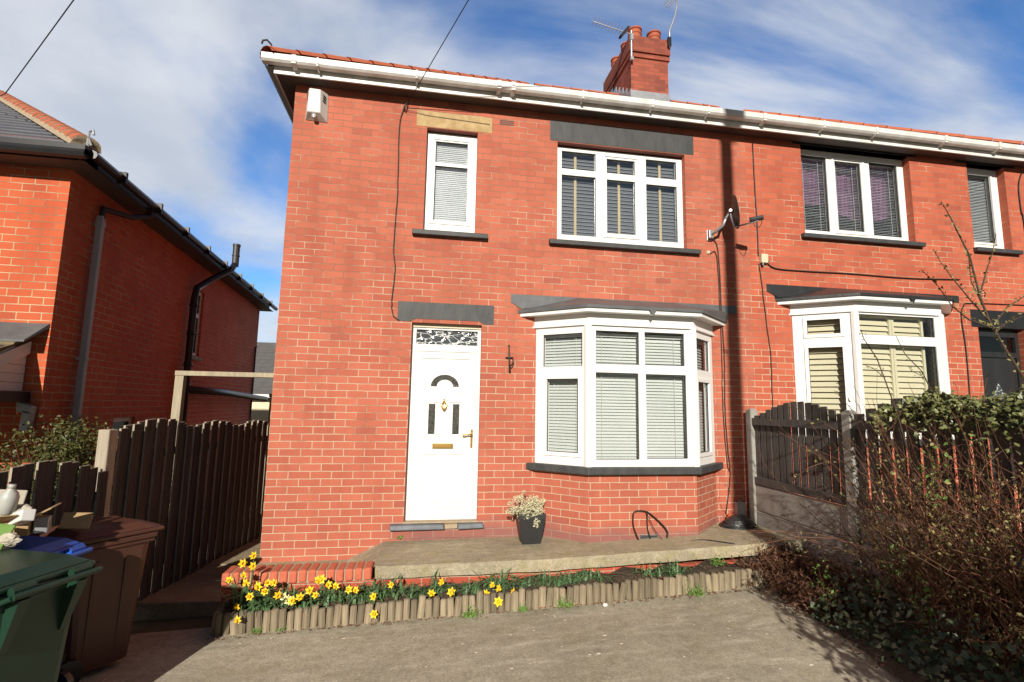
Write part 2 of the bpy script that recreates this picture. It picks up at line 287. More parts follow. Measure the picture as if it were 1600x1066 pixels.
MT['drive'] = concrete('driveway_concrete', (0.47, 0.425, 0.335), (0.32, 0.29, 0.225), (0.62, 0.57, 0.47), (0.35, 0.315, 0.19), 0.55, 1.7)
MT['patio'] = concrete('patio_concrete', (0.44, 0.38, 0.265), (0.32, 0.28, 0.205), (0.56, 0.50, 0.38), (0.33, 0.295, 0.125), 0.75, 0.7, 1.3)
MT['path'] = concrete('path_concrete', (0.34, 0.28, 0.19), (0.26, 0.215, 0.15), (0.42, 0.36, 0.26), (0.20, 0.18, 0.09), 0.4, 0.4, 1.3)
MT['ground'] = simple('rough_ground', (0.075, 0.085, 0.045), (0.11, 0.095, 0.06), 0.95, 1.5, 0.6, 20)
MT['tarmac'] = simple('street_tarmac', (0.05, 0.05, 0.052), (0.065, 0.064, 0.062), 0.9, 8, 0.3, 90)

# ------------------------------------------------------------------ mesh building
class MB:
    def __init__(s): s.v = []; s.f = []; s.m = []
    def poly(s, pts, m=0):
        i = len(s.v); s.v += [tuple(p) for p in pts]; s.f.append(tuple(range(i, i+len(pts)))); s.m.append(m)
    def hexa(s, c, m=0):   # 8 corners: bottom 4 ccw, top 4 ccw
        i = len(s.v); s.v += [tuple(p) for p in c]
        for q in ((0,3,2,1),(4,5,6,7),(0,1,5,4),(1,2,6,5),(2,3,7,6),(3,0,4,7)):
            s.f.append(tuple(i+k for k in q)); s.m.append(m)
    def box(s, x0, x1, y0, y1, z0, z1, m=0):
        s.hexa([(x0,y0,z0),(x1,y0,z0),(x1,y1,z0),(x0,y1,z0),(x0,y0,z1),(x1,y0,z1),(x1,y1,z1),(x0,y1,z1)], m)
    def fbox(s, F, u0, u1, d0, d1, z0, z1, m=0):
        s.hexa([F(u,d,z) for z in (z0,z1) for u,d in ((u0,d0),(u1,d0),(u1,d1),(u0,d1))], m)
    def prism(s, poly, z0, z1, m=0):   # z0/z1 numbers or functions of (x,y)
        g = lambda z, p: z(p[0], p[1]) if callable(z) else z
        n = len(poly); i = len(s.v)
        s.v += [(p[0],p[1],g(z0,p)) for p in poly] + [(p[0],p[1],g(z1,p)) for p in poly]
        s.f.append(tuple(i+k for k in reversed(range(n)))); s.m.append(m)
        s.f.append(tuple(i+n+k for k in range(n))); s.m.append(m)
        for k in range(n):
            j = (k+1) % n; s.f.append((i+k, i+j, i+n+j, i+n+k)); s.m.append(m)
    def tube(s, pts, r, n=6, m=0, cap=True):
        pts = [Vector(p) for p in pts]; rs = r if isinstance(r, (list, tuple)) else [r]*len(pts)
        base = len(s.v); prev = None
        for k, p in enumerate(pts):
            d = (pts[min(k+1, len(pts)-1)] - pts[max(k-1, 0)])
            if d.length < 1e-9: d = Vector((0,0,1))
            d.normalize()
            if prev is None:
                a = d.orthogonal().normalized()
            else:
                a = (prev - d*prev.dot(d))
                a = a.normalized() if a.length > 1e-6 else d.orthogonal().normalized()
            prev = a; b = d.cross(a)
            for j in range(n):
                t = 2*math.pi*j/n; s.v.append(tuple(p + (a*math.cos(t) + b*math.sin(t))*rs[k]))
        for k in range(len(pts)-1):
            for j in range(n):
                q = (j+1) % n
                s.f.append((base+k*n+j, base+k*n+q, base+(k+1)*n+q, base+(k+1)*n+j)); s.m.append(m)
        if cap and n > 2:
            s.f.append(tuple(base+j for j in reversed(range(n)))); s.m.append(m)
            e = base+(len(pts)-1)*n; s.f.append(tuple(e+j for j in range(n))); s.m.append(m)
    def lathe(s, prof, c, n=20, m=0, axis=None, sx=1, sy=1):
        i = len(s.v); c = Vector(c); q = axis.normalized().to_track_quat('Z', 'Y') if axis else None
        for r, z in prof:
            for j in range(n):
                t = 2*math.pi*j/n; p = Vector((r*math.cos(t)*sx, r*math.sin(t)*sy, z))
                if q: p = q @ p
                s.v.append(tuple(c+p))
        for k in range(len(prof)-1):
            for j in range(n):
                e = (j+1) % n
                s.f.append((i+k*n+j, i+k*n+e, i+(k+1)*n+e, i+(k+1)*n+j)); s.m.append(m)
        s.f.append(tuple(i+j for j in reversed(range(n)))); s.m.append(m)
        k = i+(len(prof)-1)*n; s.f.append(tuple(k+j for j in range(n))); s.m.append(m)
    def cells(s, F, d, u0, u1, z0, z1, holes, m=0, ret=0.0, outer=0.0):
        us = sorted({u0, u1, *[max(u0, min(u1, x)) for h in holes for x in h[:2]]})
        zs = sorted({z0, z1, *[max(z0, min(z1, x)) for h in holes for x in h[2:4]]})
        for a, b in zip(us, us[1:]):
            for c, e in zip(zs, zs[1:]):
                mu, mz = (a+b)/2, (c+e)/2
                if any(h[0] < mu < h[1] and h[2] < mz < h[3] for h in holes): continue
                s.poly([F(a,d,c), F(b,d,c), F(b,d,e), F(a,d,e)], m)
        if ret:
            for h in holes:
                a, b, c, e = h[:4]
                for p, q in (((a,c),(a,e)), ((b,e),(b,c)), ((a,e),(b,e)), ((b,c),(a,c))):
                    s.poly([F(p[0],d,p[1]), F(q[0],d,q[1]), F(q[0],d+ret,q[1]), F(p[0],d+ret,p[1])], m)
        if outer:
            for p, q in (((u0,z0),(u0,z1)), ((u1,z1),(u1,z0)), ((u0,z1),(u1,z1)), ((u1,z0),(u0,z0))):
                s.poly([F(p[0],d,p[1]), F(q[0],d,q[1]), F(q[0],d+outer,q[1]), F(p[0],d+outer,p[1])], m)
    def build(s, name, mat, parent=None, smooth=False, bevel=0, seg=2, local=False, recalc=True):
        me = bpy.data.meshes.new(name); me.from_pydata(s.v, [], s.f)
        for x in (mat if isinstance(mat, list) else [mat]): me.materials.append(MT[x] if isinstance(x, str) else x)
        me.polygons.foreach_set('material_index', s.m)
        me.update()
        if recalc:
            bm = bmesh.new(); bm.from_mesh(me)
            if bevel: bmesh.ops.remove_doubles(bm, verts=bm.verts, dist=1e-5)
            bmesh.ops.recalc_face_normals(bm, faces=bm.faces); bm.to_mesh(me); bm.free()
        uvl = me.uv_layers.new(name='UVMap')
        for p in me.polygons:
            n = p.normal; h = math.hypot(n.x, n.y)
            if h > 0.05:
                t = Vector((-n.y/h, n.x/h, 0)); b = n.cross(t)
                if abs(n.z) < 0.05: b = Vector((0,0,1))
            else: t = Vector((1,0,0)); b = Vector((0,1,0))
            if abs(n.z) < 0.05 and n.y > 0.5: t = -t
            for li in p.loop_indices:
                co = me.vertices[me.loops[li].vertex_index].co
                uvl.data[li].uv = (co.dot(t), co.dot(b))
        if smooth: me.polygons.foreach_set('use_smooth', [True]*len(me.polygons))
        o = bpy.data.objects.new(name, me); COL.objects.link(o)
        if bevel:
            bv = o.modifiers.new('bevel', 'BEVEL'); bv.width = bevel; bv.segments = seg; bv.limit_method = 'ANGLE'; bv.angle_limit = R(40)
        if parent is not None:
            o.parent = parent
            if not local and parent.type == 'EMPTY': o.matrix_parent_inverse = Matrix.Translation(-parent.location)
        return o
def tag(o, label, cat, group=None):
    o['label'] = label; o['category'] = cat
    if group: o['group'] = group
    return o
def thing(name, label, cat, loc=(0,0,0), group=None):
    o = bpy.data.objects.new(name, None); COL.objects.link(o); o.location = loc; o.empty_display_size = 0.1
    return tag(o, label, cat, group)
def struct(o, kind='structure'): o['kind'] = kind; return o
def copy_tree(o, parent=None):
    c = o.copy(); COL.objects.link(c)
    if parent is not None: c.parent = parent
    for ch in list(o.children): copy_tree(ch, c)
    return c
def frame(o, u, d):
    o = Vector(o); u = Vector(u).normalized(); d = Vector(d).normalized()
    return lambda a, b, z: tuple(o + u*a + d*b + Vector((0,0,z)))
FAC = frame((0,0,0), (1,0,0), (0,1,0))
rnd = random.Random(3)

# ------------------------------------------------------------------ ground, drive, path, patio
def cl(x, a, b): return max(a, min(b, x))
def zd(x): return -0.2 + 0.0385*cl(x, -4, 14)          # finished level of drive, rising to the right
mb = MB()
xs = [-300,-60,-12,-4,0,4,8,14,24,60,300]; ys = [-300,-60,-20,-12,-9.5,-4,0,6,14,40,120,400]
for a, b in zip(xs, xs[1:]):
    for c, e in zip(ys, ys[1:]):
        mb.poly([(x, y, zd(x)-0.06) for x, y in ((a,c),(b,c),(b,e),(a,e))])
struct(mb.build('ground', 'ground'))
mb = MB()
for i in range(28):
    for j in range(30):
        p = []
        for x, y in ((i,j),(i+1,j),(i+1,j+1),(i,j+1)):
            X = -1.3 + x*0.235; Y = -9.3 + y*0.276
            p.append((X, Y, zd(X) + 0.008*math.sin(X*1.7+Y*1.1)+0.006*math.sin(Y*2.3)))
        mb.poly(p)
struct(mb.build('driveway', 'drive', smooth=True))
mb = MB(); mb.poly([(-60,-16,zd(-4)-0.03),(60,-16,zd(14)-0.03),(60,-9.6,zd(14)-0.03),(-60,-9.6,zd(-4)-0.03)])
struct(mb.build('road', 'tarmac'))
mb = MB(); mb.prism([(-2.0,-0.55),(-0.02,-0.62),(-0.02,8.5),(-2.0,8.5)], -0.4, -0.135)
mb.prism([(-2.0,0.55),(-0.02,0.5),(-0.02,8.5),(-2.0,8.5)], -0.3, -0.12)
struct(mb.build('path', 'path', bevel=0.012))
def zp(x): return 0.215 + (0.235-0.215)/1.7*(x-1.3) if x < 3 else 0.235 + (x-3)*0.04
mb = MB(); npx = 36
for i in range(npx):
    x0 = 1.3 + i*(5.85-1.3)/npx; x1 = 1.3 + (i+1)*(5.85-1.3)/npx
    def fy(x): return -0.93 - 0.05*(x-1.3)/4.5 - 0.008*math.sin(x*9) - 0.006*math.sin(x*23)
    for a, b in ((0, 0.25), (0.25, 0.5), (0.5, 0.75), (0.75, 0.97)):
        mb.poly([(x0, fy(x0)*a, zp(x0)), (x0, fy(x0)*b, zp(x0)), (x1, fy(x1)*b, zp(x1)), (x1, fy(x1)*a, zp(x1))])
    mb.poly([(x0, fy(x0)*0.97, zp(x0)), (x0, fy(x0), zp(x0)-0.022), (x1, fy(x1), zp(x1)-0.022), (x1, fy(x1)*0.97, zp(x1))])
    mb.poly([(x0, fy(x0), zp(x0)-0.022), (x0, fy(x0)+0.01, zp(x0)-0.11), (x1, fy(x1)+0.01, zp(x1)-0.11), (x1, fy(x1), zp(x1)-0.022)])
    mb.poly([(x0, fy(x0)+0.01, zp(x0)-0.11), (x0, -0.86, zp(x0)-0.11), (x1, -0.86, zp(x1)-0.11), (x1, fy(x1)+0.01, zp(x1)-0.11)])
x0 = 1.3
mb.poly([(x0,0,zp(x0)),(x0,-0.9,zp(x0)),(x0,-0.93,0.1),(x0,0,0.0)])
mb.poly([(1.3,0,0.212),(1.3,-0.85,0.20),(0.98,-0.72,0.03),(0.92,0,0.03)])     # splayed mortar fillet
mb.poly([(0,0,0.03),(0,-0.75,0.03),(1.3,-0.75,0.03),(1.3,0,0.03)])
struct(mb.build('patio', 'patio'))
mb = MB(); mb.box(1.3, 5.8, -0.87, -0.70, -0.4, 0.125); gw = thing('garden_wall', 'low red brick retaining wall with rounded coping bricks at the house corner', 'wall', (0.6,-0.9,-0.25))
mb.box(-0.045, 1.3, -0.92, -0.72, -0.4, 0.098)
mb.build('wall', 'brick_g', gw)
mb = MB(); mb.box(-0.05, 1.27, -0.925, -0.715, 0.0985, 0.202); mb.build('mortar_bed', 'mortar', gw)
mb = MB()
x = -0.052
while x < 1.2:
    wb = 0.073 + rnd.uniform(-0.003, 0.003); j = rnd.uniform(-0.004, 0.004)
    mb.box(x, x+wb, -0.945+j, -0.70, 0.1+j*0.5, 0.212+j); x += wb + 0.010
mb.build('coping', 'coping', gw, bevel=0.020, seg=3)
mb = MB()
bedp = [(0.02,-0.70),(0.05,-1.15),(1.3,-1.2),(2.6,-1.22),(4.0,-1.2),(5.5,-1.17),(5.5,-0.8),(1.3,-0.8),(1.3,-0.93),(0.0,-0.93)]
for i in range(40):
    X0 = 0.03+i*0.14; X1 = X0+0.14
    zs = lambda x, k: zd(x)+0.115+0.025*math.sin(x*13+k)+0.015*math.sin(x*31+2*k)
    mb.poly([(X0,-1.19,zs(X0,0)),(X1,-1.19,zs(X1,0)),(X1,-1.05,zs(X1,1)+0.02),(X0,-1.05,zs(X0,1)+0.02)])
    mb.poly([(X0,-1.05,zs(X0,1)+0.02),(X1,-1.05,zs(X1,1)+0.02),(X1,-0.86,zs(X1,2)+0.03),(X0,-0.86,zs(X0,2)+0.03)])
struct(mb.build('flower_bed', 'soil', smooth=True))
mb = MB()   # planting bed along the right-hand fence
edge = [(5.35,-1.15),(5.12,-1.5),(5.06,-2.0),(5.03,-2.5),(4.86,-3.1),(4.7,-4),(4.6,-5.2),(4.6,-7)]
for (a0,b0),(a1,b1) in zip(edge, edge[1:]):
    for k in range(6):
        t0, t1 = k/6, (k+1)/6
        X = lambda a, t: a+(5.9-a)*t
        hh = lambda x, t, y: zd(x)+0.02+0.16*math.sin(min(1,t*1.4)*1.5)+0.03*math.sin(x*11+y*7)
        mb.poly([(X(a0,t0),b0,hh(X(a0,t0),t0,b0)),(X(a1,t0),b1,hh(X(a1,t0),t0,b1)),(X(a1,t1),b1,hh(X(a1,t1),t1,b1)),(X(a0,t1),b0,hh(X(a0,t1),t1,b0))])
struct(mb.build('soil_bank', 'soil', smooth=True))

# ------------------------------------------------------------------ log edging
le = thing('log_edging', 'row of short upright half logs edging the flower bed', 'edging', (2.6,-1.2,-0.1))
path = [(0.0,-0.78),(0.02,-1.21),(1.3,-1.265),(2.6,-1.27),(4.0,-1.25),(5.45,-1.21)]
pts = []; acc = 0.0
for (a, b), (c, e) in zip(path, path[1:]):
    l = math.hypot(c-a, e-b); t = acc
    while t < l: pts.append((a+(c-a)*t/l, b+(e-b)*t/l)); t += 0.0655
    acc = t - l
lm = []
for k in range(4):
    q = MB(); r = 0.031 + 0.002*(k % 3)
    q.lathe([(r*0.9,-0.12),(r,-0.1),(r*1.0,0.04),(r*0.97,0.098+0.006*k),(r*0.6,0.106+0.006*k)], (0,0,0), 9)
    me_o = q.build('log', 'log', le, smooth=False); lm.append(me_o)
for i, (x, y) in enumerate(pts):
    o = lm[i] if i < 4 else lm[i % 4].copy()
    if i >= 4: COL.objects.link(o)
    o.matrix_parent_inverse = Matrix.Translation(-le.location)
    lean = rnd.uniform(-4, 4); hgt = rnd.uniform(-0.012, 0.012)
    if i in (27, 40, 62): lean = rnd.choice((-14, 13))
    if i in (33, 41): hgt = 0.03
    o.location = (x, y+rnd.uniform(-0.006,0.006), zd(x)+0.05+hgt); o.rotation_euler = (R(rnd.uniform(-5,3)), R(lean), rnd.uniform(0,6)); 

# ------------------------------------------------------------------ house pair
def sash_ring(mb, F, h, d, wd=0.045, pr=0.014):
    a, b, c, e = h
    mb.fbox(F, a-wd, b+wd, d-pr, d, c-wd, c); mb.fbox(F, a-wd, b+wd, d-pr, d, e, e+wd)
    mb.fbox(F, a-wd, a, d-pr, d, c, e); mb.fbox(F, b, b+wd, d-pr, d, c, e)
def slats(F, u0, u1, z0, z1, d, pitch, wid, ang, mat, name, parent, tapes=(), tape_mat=None, edge=None):
    mb = MB(); z = z1; c, s = math.cos(ang), math.sin(ang)
    mb.fbox(F, u0, u1, d-0.02, d+0.02, z1-0.005, z1+0.04)
    while z > z0:
        z -= pitch; j = rnd.uniform(-0.0015, 0.0015)
        p = [(d - wid/2*c, z - wid/2*s + j), (d + 0.0015*s, z+0.0025), (d + wid/2*c, z + wid/2*s + j)]
        if edge: e0 = (p[0][0]-0.004*c, p[0][1]-0.004*s); mb.poly([F(u0,e0[0],e0[1]), F(u1,e0[0],e0[1]), F(u1,p[0][0],p[0][1]), F(u0,p[0][0],p[0][1])], 2 if tape_mat else 1)  # white strip paints a sunlit glint along each slat's outer lip
        for (d0, za), (d1, zb) in zip(p, p[1:]):
            mb.poly([F(u0,d0,za), F(u1,d0,za), F(u1,d1,zb), F(u0,d1,zb)])
    for u in tapes:
        wdt = 0.018 if tape_mat else 0.0025
        mb.poly([F(u-wdt,d-wid/2-0.003,z0), F(u+wdt,d-wid/2-0.003,z0), F(u+wdt,d-wid/2-0.003,z1), F(u-wdt,d-wid/2-0.003,z1)], 1 if tape_mat else 0)
    return mb.build(name, [mat] + ([tape_mat] if tape_mat else []) + ([edge] if edge else []), parent, recalc=False)
def window(root, F, u0, u1, z0, z1, d, holes, sashes=(), mat='white', glass='glass', name='window', depth=0.07, parent=None):
    mb = MB(); mb.cells(F, d, u0, u1, z0, z1, holes, ret=0.035, outer=depth)
    for i in sashes: sash_ring(mb, F, holes[i], d)
    mb.cells(F, d+depth, u0, u1, z0, z1, holes)
    wo = mb.build(name, mat, root)
    p = MB(); g = MB()
    for h in holes:
        p.poly([F(h[0],d+0.028,h[2]), F(h[1],d+0.028,h[2]), F(h[1],d+0.028,h[3]), F(h[0],d+0.028,h[3])])
        wd = 0.007
        for a, b, c, e in ((h[0],h[1],h[2],h[2]+wd),(h[0],h[1],h[3]-wd,h[3]),(h[0],h[0]+wd,h[2]+wd,h[3]-wd),(h[1]-wd,h[1],h[2]+wd,h[3]-wd)):
            g.fbox(F, a, b, d+0.016, d+0.027, c, e)
    p.build('pane', glass, wo, recalc=False); g.build('gasket', 'black', wo)
    return wo
def sill(parent, x0, x1, zt, mat='slate_paint', h=0.075, pj=0.07, name='sill'):
    mb = MB(); mb.hexa([(x0,-pj,zt-h),(x1,-pj,zt-h),(x1,0.09,zt-h),(x0,0.09,zt-h),(x0,-pj,zt-0.014),(x1,-pj,zt-0.014),(x1,0.09,zt),(x0,0.09,zt)])
    return mb.build(name, mat, parent, bevel=0.006)

def offs(poly, o):   # offset an open chain whose ends stay on the wall plane (y=0)
    P = [Vector((x, y)) for x, y in poly]; nrm = []
    for a, b in zip(P, P[1:]):
        t = (b-a).normalized(); nrm.append(Vector((t.y, -t.x)))
    res = []
    for i in range(len(P)):
        if i in (0, len(P)-1):
            n = nrm[0] if i == 0 else nrm[-1]; t = (P[1]-P[0]) if i == 0 else (P[-1]-P[-2]); q = P[i]+n*o
            k = -q.y/t.y; q = q + t*k
        else:
            m_ = (nrm[i-1]+nrm[i]); q = P[i] + m_*(2*o/m_.length_squared)
        res.append((q.x, q.y))
    return res
def bay(root, chain, z_ground, z_sill, z_head, front_holes, front_sash, side_holes, side_sash, blind, roof_mat, brick, tr):
    mb = MB()
    for (a, b), (c, e) in zip(chain, chain[1:]):
        mb.poly([(a,b,z_ground),(c,e,z_ground),(c,e,z_sill-0.06),(a,b,z_sill-0.06)])
    w_ = mb.build('bay_wall', brick, root)
    so = offs(chain, 0.075); mb = MB(); mb.prism([*so, (chain[-1][0],0.0), (chain[0][0],0.0)], z_sill-0.085, z_sill)
    mb.build('bay_sill', 'slate_paint', root, bevel=0.012)
    bw = MB(); L_ = list(zip(chain, chain[1:])); holder = None
    for k, ((a, b), (c, e)) in enumerate(L_):
        u = Vector((c-a, e-b, 0)); ln = u.length; u.normalize(); dn = Vector((-u.y, u.x, 0)); F = frame((a,b,0), u, dn)
        hs = front_holes if k == 1 else ([(ln-h[1], ln-h[0], h[2], h[3]) for h in side_holes] if k == 2 else side_holes)
        ss = front_sash if k == 1 else side_sash
        wo = window(root, F, 0.0, ln, z_sill, z_head, 0.0, hs, ss, name='bay_window', depth=0.06)
        blind(F, ln, k, wo)
    for (a, b) in chain[1:-1]:
        mb = MB(); mb.lathe([(0.05, z_sill), (0.05, z_head)], (a, b+0.012, 0), 8); mb.build('corner_post', 'white', root)
    fr = offs(chain, 0.015); mb = MB(); mb.prism([*fr, (fr[-1][0]-0.05,0.03), (fr[0][0]+0.05,0.03)], z_head, z_head+0.125); 
    f2 = offs(chain, 0.03); mb.prism([*f2, (f2[-1][0]-0.05,0.035), (f2[0][0]+0.05,0.035)], z_head-0.012, z_head+0.012)
    mb.build('bay_frieze', 'white', root)
    fo = offs(chain, 0.135); mb = MB(); mb.prism([*fo, (fo[-1][0],0.0), (fo[0][0],0.0)], z_head+0.127, z_head+0.205)
    mb.build('bay_fascia', 'white', root, bevel=0.004)
    zt = z_head+0.207; zw = z_head+0.405; ro = offs(chain, 0.155); ri = offs(chain, -0.1)
    mb = MB(); W = [(ro[0][0]-0.04,0.0),(chain[1][0],0.0),(chain[2][0],0.0),(ro[3][0]+0.04,0.0)]
    top = [(*W[0], zt+0.11), (*W[1], zw), (*W[2], zw), (*W[3], zt+0.11)]
    for k in range(3):
        mb.poly([(*ro[k], zt), (*ro[k+1], zt), top[k+1], top[k]])
        mb.poly([(*ro[k], zt), (*ro[k+1], zt), (*ro[k+1], zt-0.035), (*ro[k], zt-0.035)])
    mb.poly([(*ro[0], zt), (*W[0], zt+0.11), (*ro[0], zt+0.0)])
    xm = (chain[1][0]*0.44 + chain[2][0]*0.56)
    mb.poly([(xm-0.05, ro[1][1]-0.004, zt-0.03), (xm+0.05, ro[1][1]-0.004, zt-0.03), (xm, ro[1][1]-0.004, zt-0.105)])
    mb.box(tr[0], tr[1], -0.006, 0.0, zw-0.10, zw+0.005)
    mb.poly([(tr[0],-0.008,zw-0.10),(ro[0][0]+0.05,-0.008,zt+0.02),(ro[0][0]+0.5,-0.008,zt+0.1),(ro[0][0]+0.5,-0.008,zw-0.06)])
    mb.build('bay_roof', roof_mat, root, recalc=False)

def house(label, x0, x1, brick, loc, mirror, dz, name):
    """one half of the pair. x0,x1 wall ends; opening list is given by the caller"""
    return thing(name, label, 'house', loc)
HB = -0.45
ZS, ZT, FY = 5.62, 5.80, -0.20       # fascia bottom, fascia top, fascia plane
h1 = thing('brick_house', 'red brick house with white front door and dark grey lintels, left of the party line', 'house', (3.0,0,0.2))
h2 = thing('brick_house', 'adjoining red brick house with black door and black bay roof, behind the right fence', 'house', (9.0,0,0.3))
XP, XE = 6.04, 12.08
mb = MB()
OP1 = [(1.52,2.365,0.42,2.745,'door'), (1.605,2.25,3.905,5.255,'w'), (3.31,5.115,3.905,5.25,'w'), (3.12,5.36,1.09,2.75,'bay')]
OP2 = [(9.715,10.56,0.76,3.05,'door'), (9.80,10.50,4.26,5.60,'w'), (6.93,8.765,4.26,5.60,'w'), (6.72,8.96,1.43,3.07,'bay')]
mb.cells(FAC, 0, 0, XP, HB, 5.95, OP1, ret=0.13)
mb.poly([(0,0,HB),(0,7.5,HB),(0,7.5,5.95),(0,0,5.95)]); mb.poly([(0,7.5,HB),(XP,7.5,HB),(XP,7.5,5.95),(0,7.5,5.95)])
wall1 = mb.build('wall', 'brick', h1)
mb = MB(); mb.cells(FAC, 0, XP, XE, HB, 5.95, OP2, ret=0.13)
mb.poly([(XE,0,HB),(XE,7.5,HB),(XE,7.5,5.95),(XE,0,5.95)]); mb.poly([(XP,7.5,HB),(XE,7.5,HB),(XE,7.5,5.95),(XP,7.5,5.95)])
mb.build('wall', 'brick_n', h2)
# rooms behind the windows so nothing is see-through
for hh, a, b, zf in ((h1, 0.05, XP-0.03, 3.3), (h2, XP+0.03, XE-0.05, 3.62)):
    mb = MB(); mb.box(a, b, 0.6 if False else 3.2, 3.3, HB, 5.9); mb.box(a, b, 0.14, 3.19, zf-0.12, zf+0.12); mb.box(a, b, 0.14, 3.19, 5.72, 5.8)
    mb.box(a, a+0.04, 0.14, 3.19, HB, 5.7); mb.box(b-0.04, b, 0.14, 3.19, HB, 5.7)
    mb.box(a+0.1, b-0.1, 0.14, 3.19, 0.2, 0.3)
    mb.build('room', 'room', hh)
# openings, house one
wo = window(h1, FAC, 1.605, 2.25, 3.905, 5.235, 0.085, [(1.72,2.135,4.845,5.13),(1.72,2.14,4.075,4.80)], (), glass='glass_hi')
sash = MB(); sash_ring(sash, FAC, (1.70,2.155,4.055,5.15), 0.085, 0.03, 0.012); sash.build('casement', 'white', wo)
sill(wo, 1.475, 2.405, 3.905)
slats(FAC, 1.64, 2.22, 4.0, 5.18, 0.15, 0.026, 0.029, R(72), 'blind_white', 'blind', wo)
mb = MB(); mb.box(1.47, 2.435, -0.004, 0.12, 5.262, 5.475); mb.build('lintel', 'sandstone', h1, bevel=0.004)
wo = window(h1, FAC, 3.31, 5.115, 3.905, 5.225, 0.085, [(3.39,3.865,4.925,5.175),(4.02,4.425,4.92,5.125),(4.585,5.035,4.915,5.175),(3.39,3.865,4.01,4.84),(4.02,4.425,4.075,4.83),(4.585,5.035,4.015,4.815)], (), glass='glass_hi')
sash = MB(); sash_ring(sash, FAC, (3.99,4.455,4.045,5.155), 0.085, 0.03, 0.012); sash.build('casement', 'white', wo)
sill(wo, 3.20, 5.285, 3.905)
slats(FAC, 3.36, 5.07, 3.98, 5.17, 0.19, 0.050, 0.050, R(68), 'blind_dark', 'blind', wo, (3.60, 4.22, 4.82), 'tape', 'white')
mb = MB(); mb.box(3.205, 5.255, -0.004, 0.12, 5.255, 5.545); mb.build('lintel', 'slate_paint', h1, bevel=0.008)
# door lintel with notched underside
mb = MB()
for yy in (-0.005, 0.11):
    mb.poly([(1.345,yy,2.755),(1.50,yy,2.755),(1.56,yy,2.79),(2.33,yy,2.79),(2.39,yy,2.755),(2.51,yy,2.755),(2.51,yy,2.995),(1.345,yy,2.995)])
pl = [(1.345,2.755),(1.50,2.755),(1.56,2.79),(2.33,2.79),(2.39,2.755),(2.51,2.755),(2.51,2.995),(1.345,2.995)]
for (a, b), (c, e) in zip(pl, pl[1:]+pl[:1]): mb.poly([(a,-0.005,b),(c,-0.005,e),(c,0.11,e),(a,0.11,b)])
mb.build('lintel', 'slate_paint', h1)
# front door
mb = MB(); D = 0.085
mb.cells(FAC, D, 1.52, 2.365, 0.42, 2.79, [(1.575,2.325,2.495,2.675),(1.565,2.32,0.46,2.41)], ret=0.05, outer=0.07)
df = mb.build('door_frame', 'white', h1)
mb = MB(); mb.box(1.575, 2.325, D+0.028, D+0.034, 2.495, 2.675); mb.build('fanlight', 'crackle', df)
mb = MB(); mb.box(1.52, 2.365, D-0.02, D+0.005, 2.70, 2.765); mb.build('trickle_vent', 'cream', df)
mb = MB(); mb.box(1.568, 2.317, D+0.012, D+0.06, 0.462, 2.407)
def mould(x0, x1, z0, z1, w_=0.014, pr=0.013):
    y0, y1 = D+0.012-pr, D+0.0125
    mb.box(x0, x1, y0, y1, z1-w_, z1); mb.box(x0, x1, y0, y1, z0, z0+w_); mb.box(x0, x0+w_, y0, y1, z0+w_, z1-w_); mb.box(x1-w_, x1, y0, y1, z0+w_, z1-w_)
mould(1.64, 2.245, 0.55, 2.335, 0.010)
mould(1.70, 1.90, 1.385, 1.81); mould(1.98, 2.185, 1.385, 1.81); mould(1.68, 1.90, 0.62, 1.19); mould(1.99, 2.20, 0.62, 1.19)
for s in range(24):   # raised arch round the half-round light
    t0, t1 = math.pi*s/24, math.pi*(s+1)/24; cx, cz = 1.94, 1.975
    p = lambda r, t, y: (cx+r*math.cos(t), y, cz+r*math.sin(t)*0.85)
    mb.hexa([p(0.205,t0,D+0.006),p(0.218,t0,D+0.006),p(0.218,t0,D+0.013),p(0.205,t0,D+0.013),p(0.205,t1,D+0.006),p(0.218,t1,D+0.006),p(0.218,t1,D+0.013),p(0.205,t1,D+0.013)])
mb.box(1.70, 1.865, D+0.005, D+0.0125, 1.895, 1.907); mb.box(2.02, 2.19, D+0.005, D+0.0125, 1.895, 1.907)
dr = mb.build('door', 'white', h1)
mb = MB()
for s in range(20):
    t0, t1 = math.pi*s/20, math.pi*(s+1)/20; cx, cz = 1.94, 1.985
    p = lambda r, t: (cx+r*math.cos(t), D+0.008, cz+r*math.sin(t)*0.85)
    mb.poly([p(0.098,t0), p(0.17,t0), p(0.17,t1), p(0.098,t1)])
mb.build('door_glass', 'glass_dark', dr, recalc=False)
for a, b in ((1.755,1.835),(2.045,2.125)):
    mb = MB(); mb.poly([(a,D+0.008,1.415),(b,D+0.008,1.415),(b,D+0.008,1.775),(a,D+0.008,1.775)]); dg_ = mb.build('door_glass', 'glass_dark', dr, recalc=False); mb = MB()
    mb.box(a, b, D+0.004, D+0.0079, 1.497, 1.502)
    for k in range(3):
        zc = 1.585+k*0.065; a, b = a+0.02*(k==0), b-0.02*(k==0); mb.hexa([(a+0.01,D+0.005,zc),((a+b)/2,D+0.005,zc-0.03),(b-0.01,D+0.005,zc),((a+b)/2,D+0.005,zc+0.03),(a+0.014,D+0.0075,zc),((a+b)/2,D+0.0075,zc-0.026),(b-0.014,D+0.0075,zc),((a+b)/2,D+0.0075,zc+0.026)])
    mb.build('lead_pattern', 'dark_metal', dg_)
mb = MB(); mb.box(1.815, 2.06, D-0.006, D+0.012, 1.245, 1.305); mb.box(1.83, 2.045, D-0.012, D-0.006, 1.255, 1.29); mb.build('letterbox', 'gold', dr, bevel=0.004)
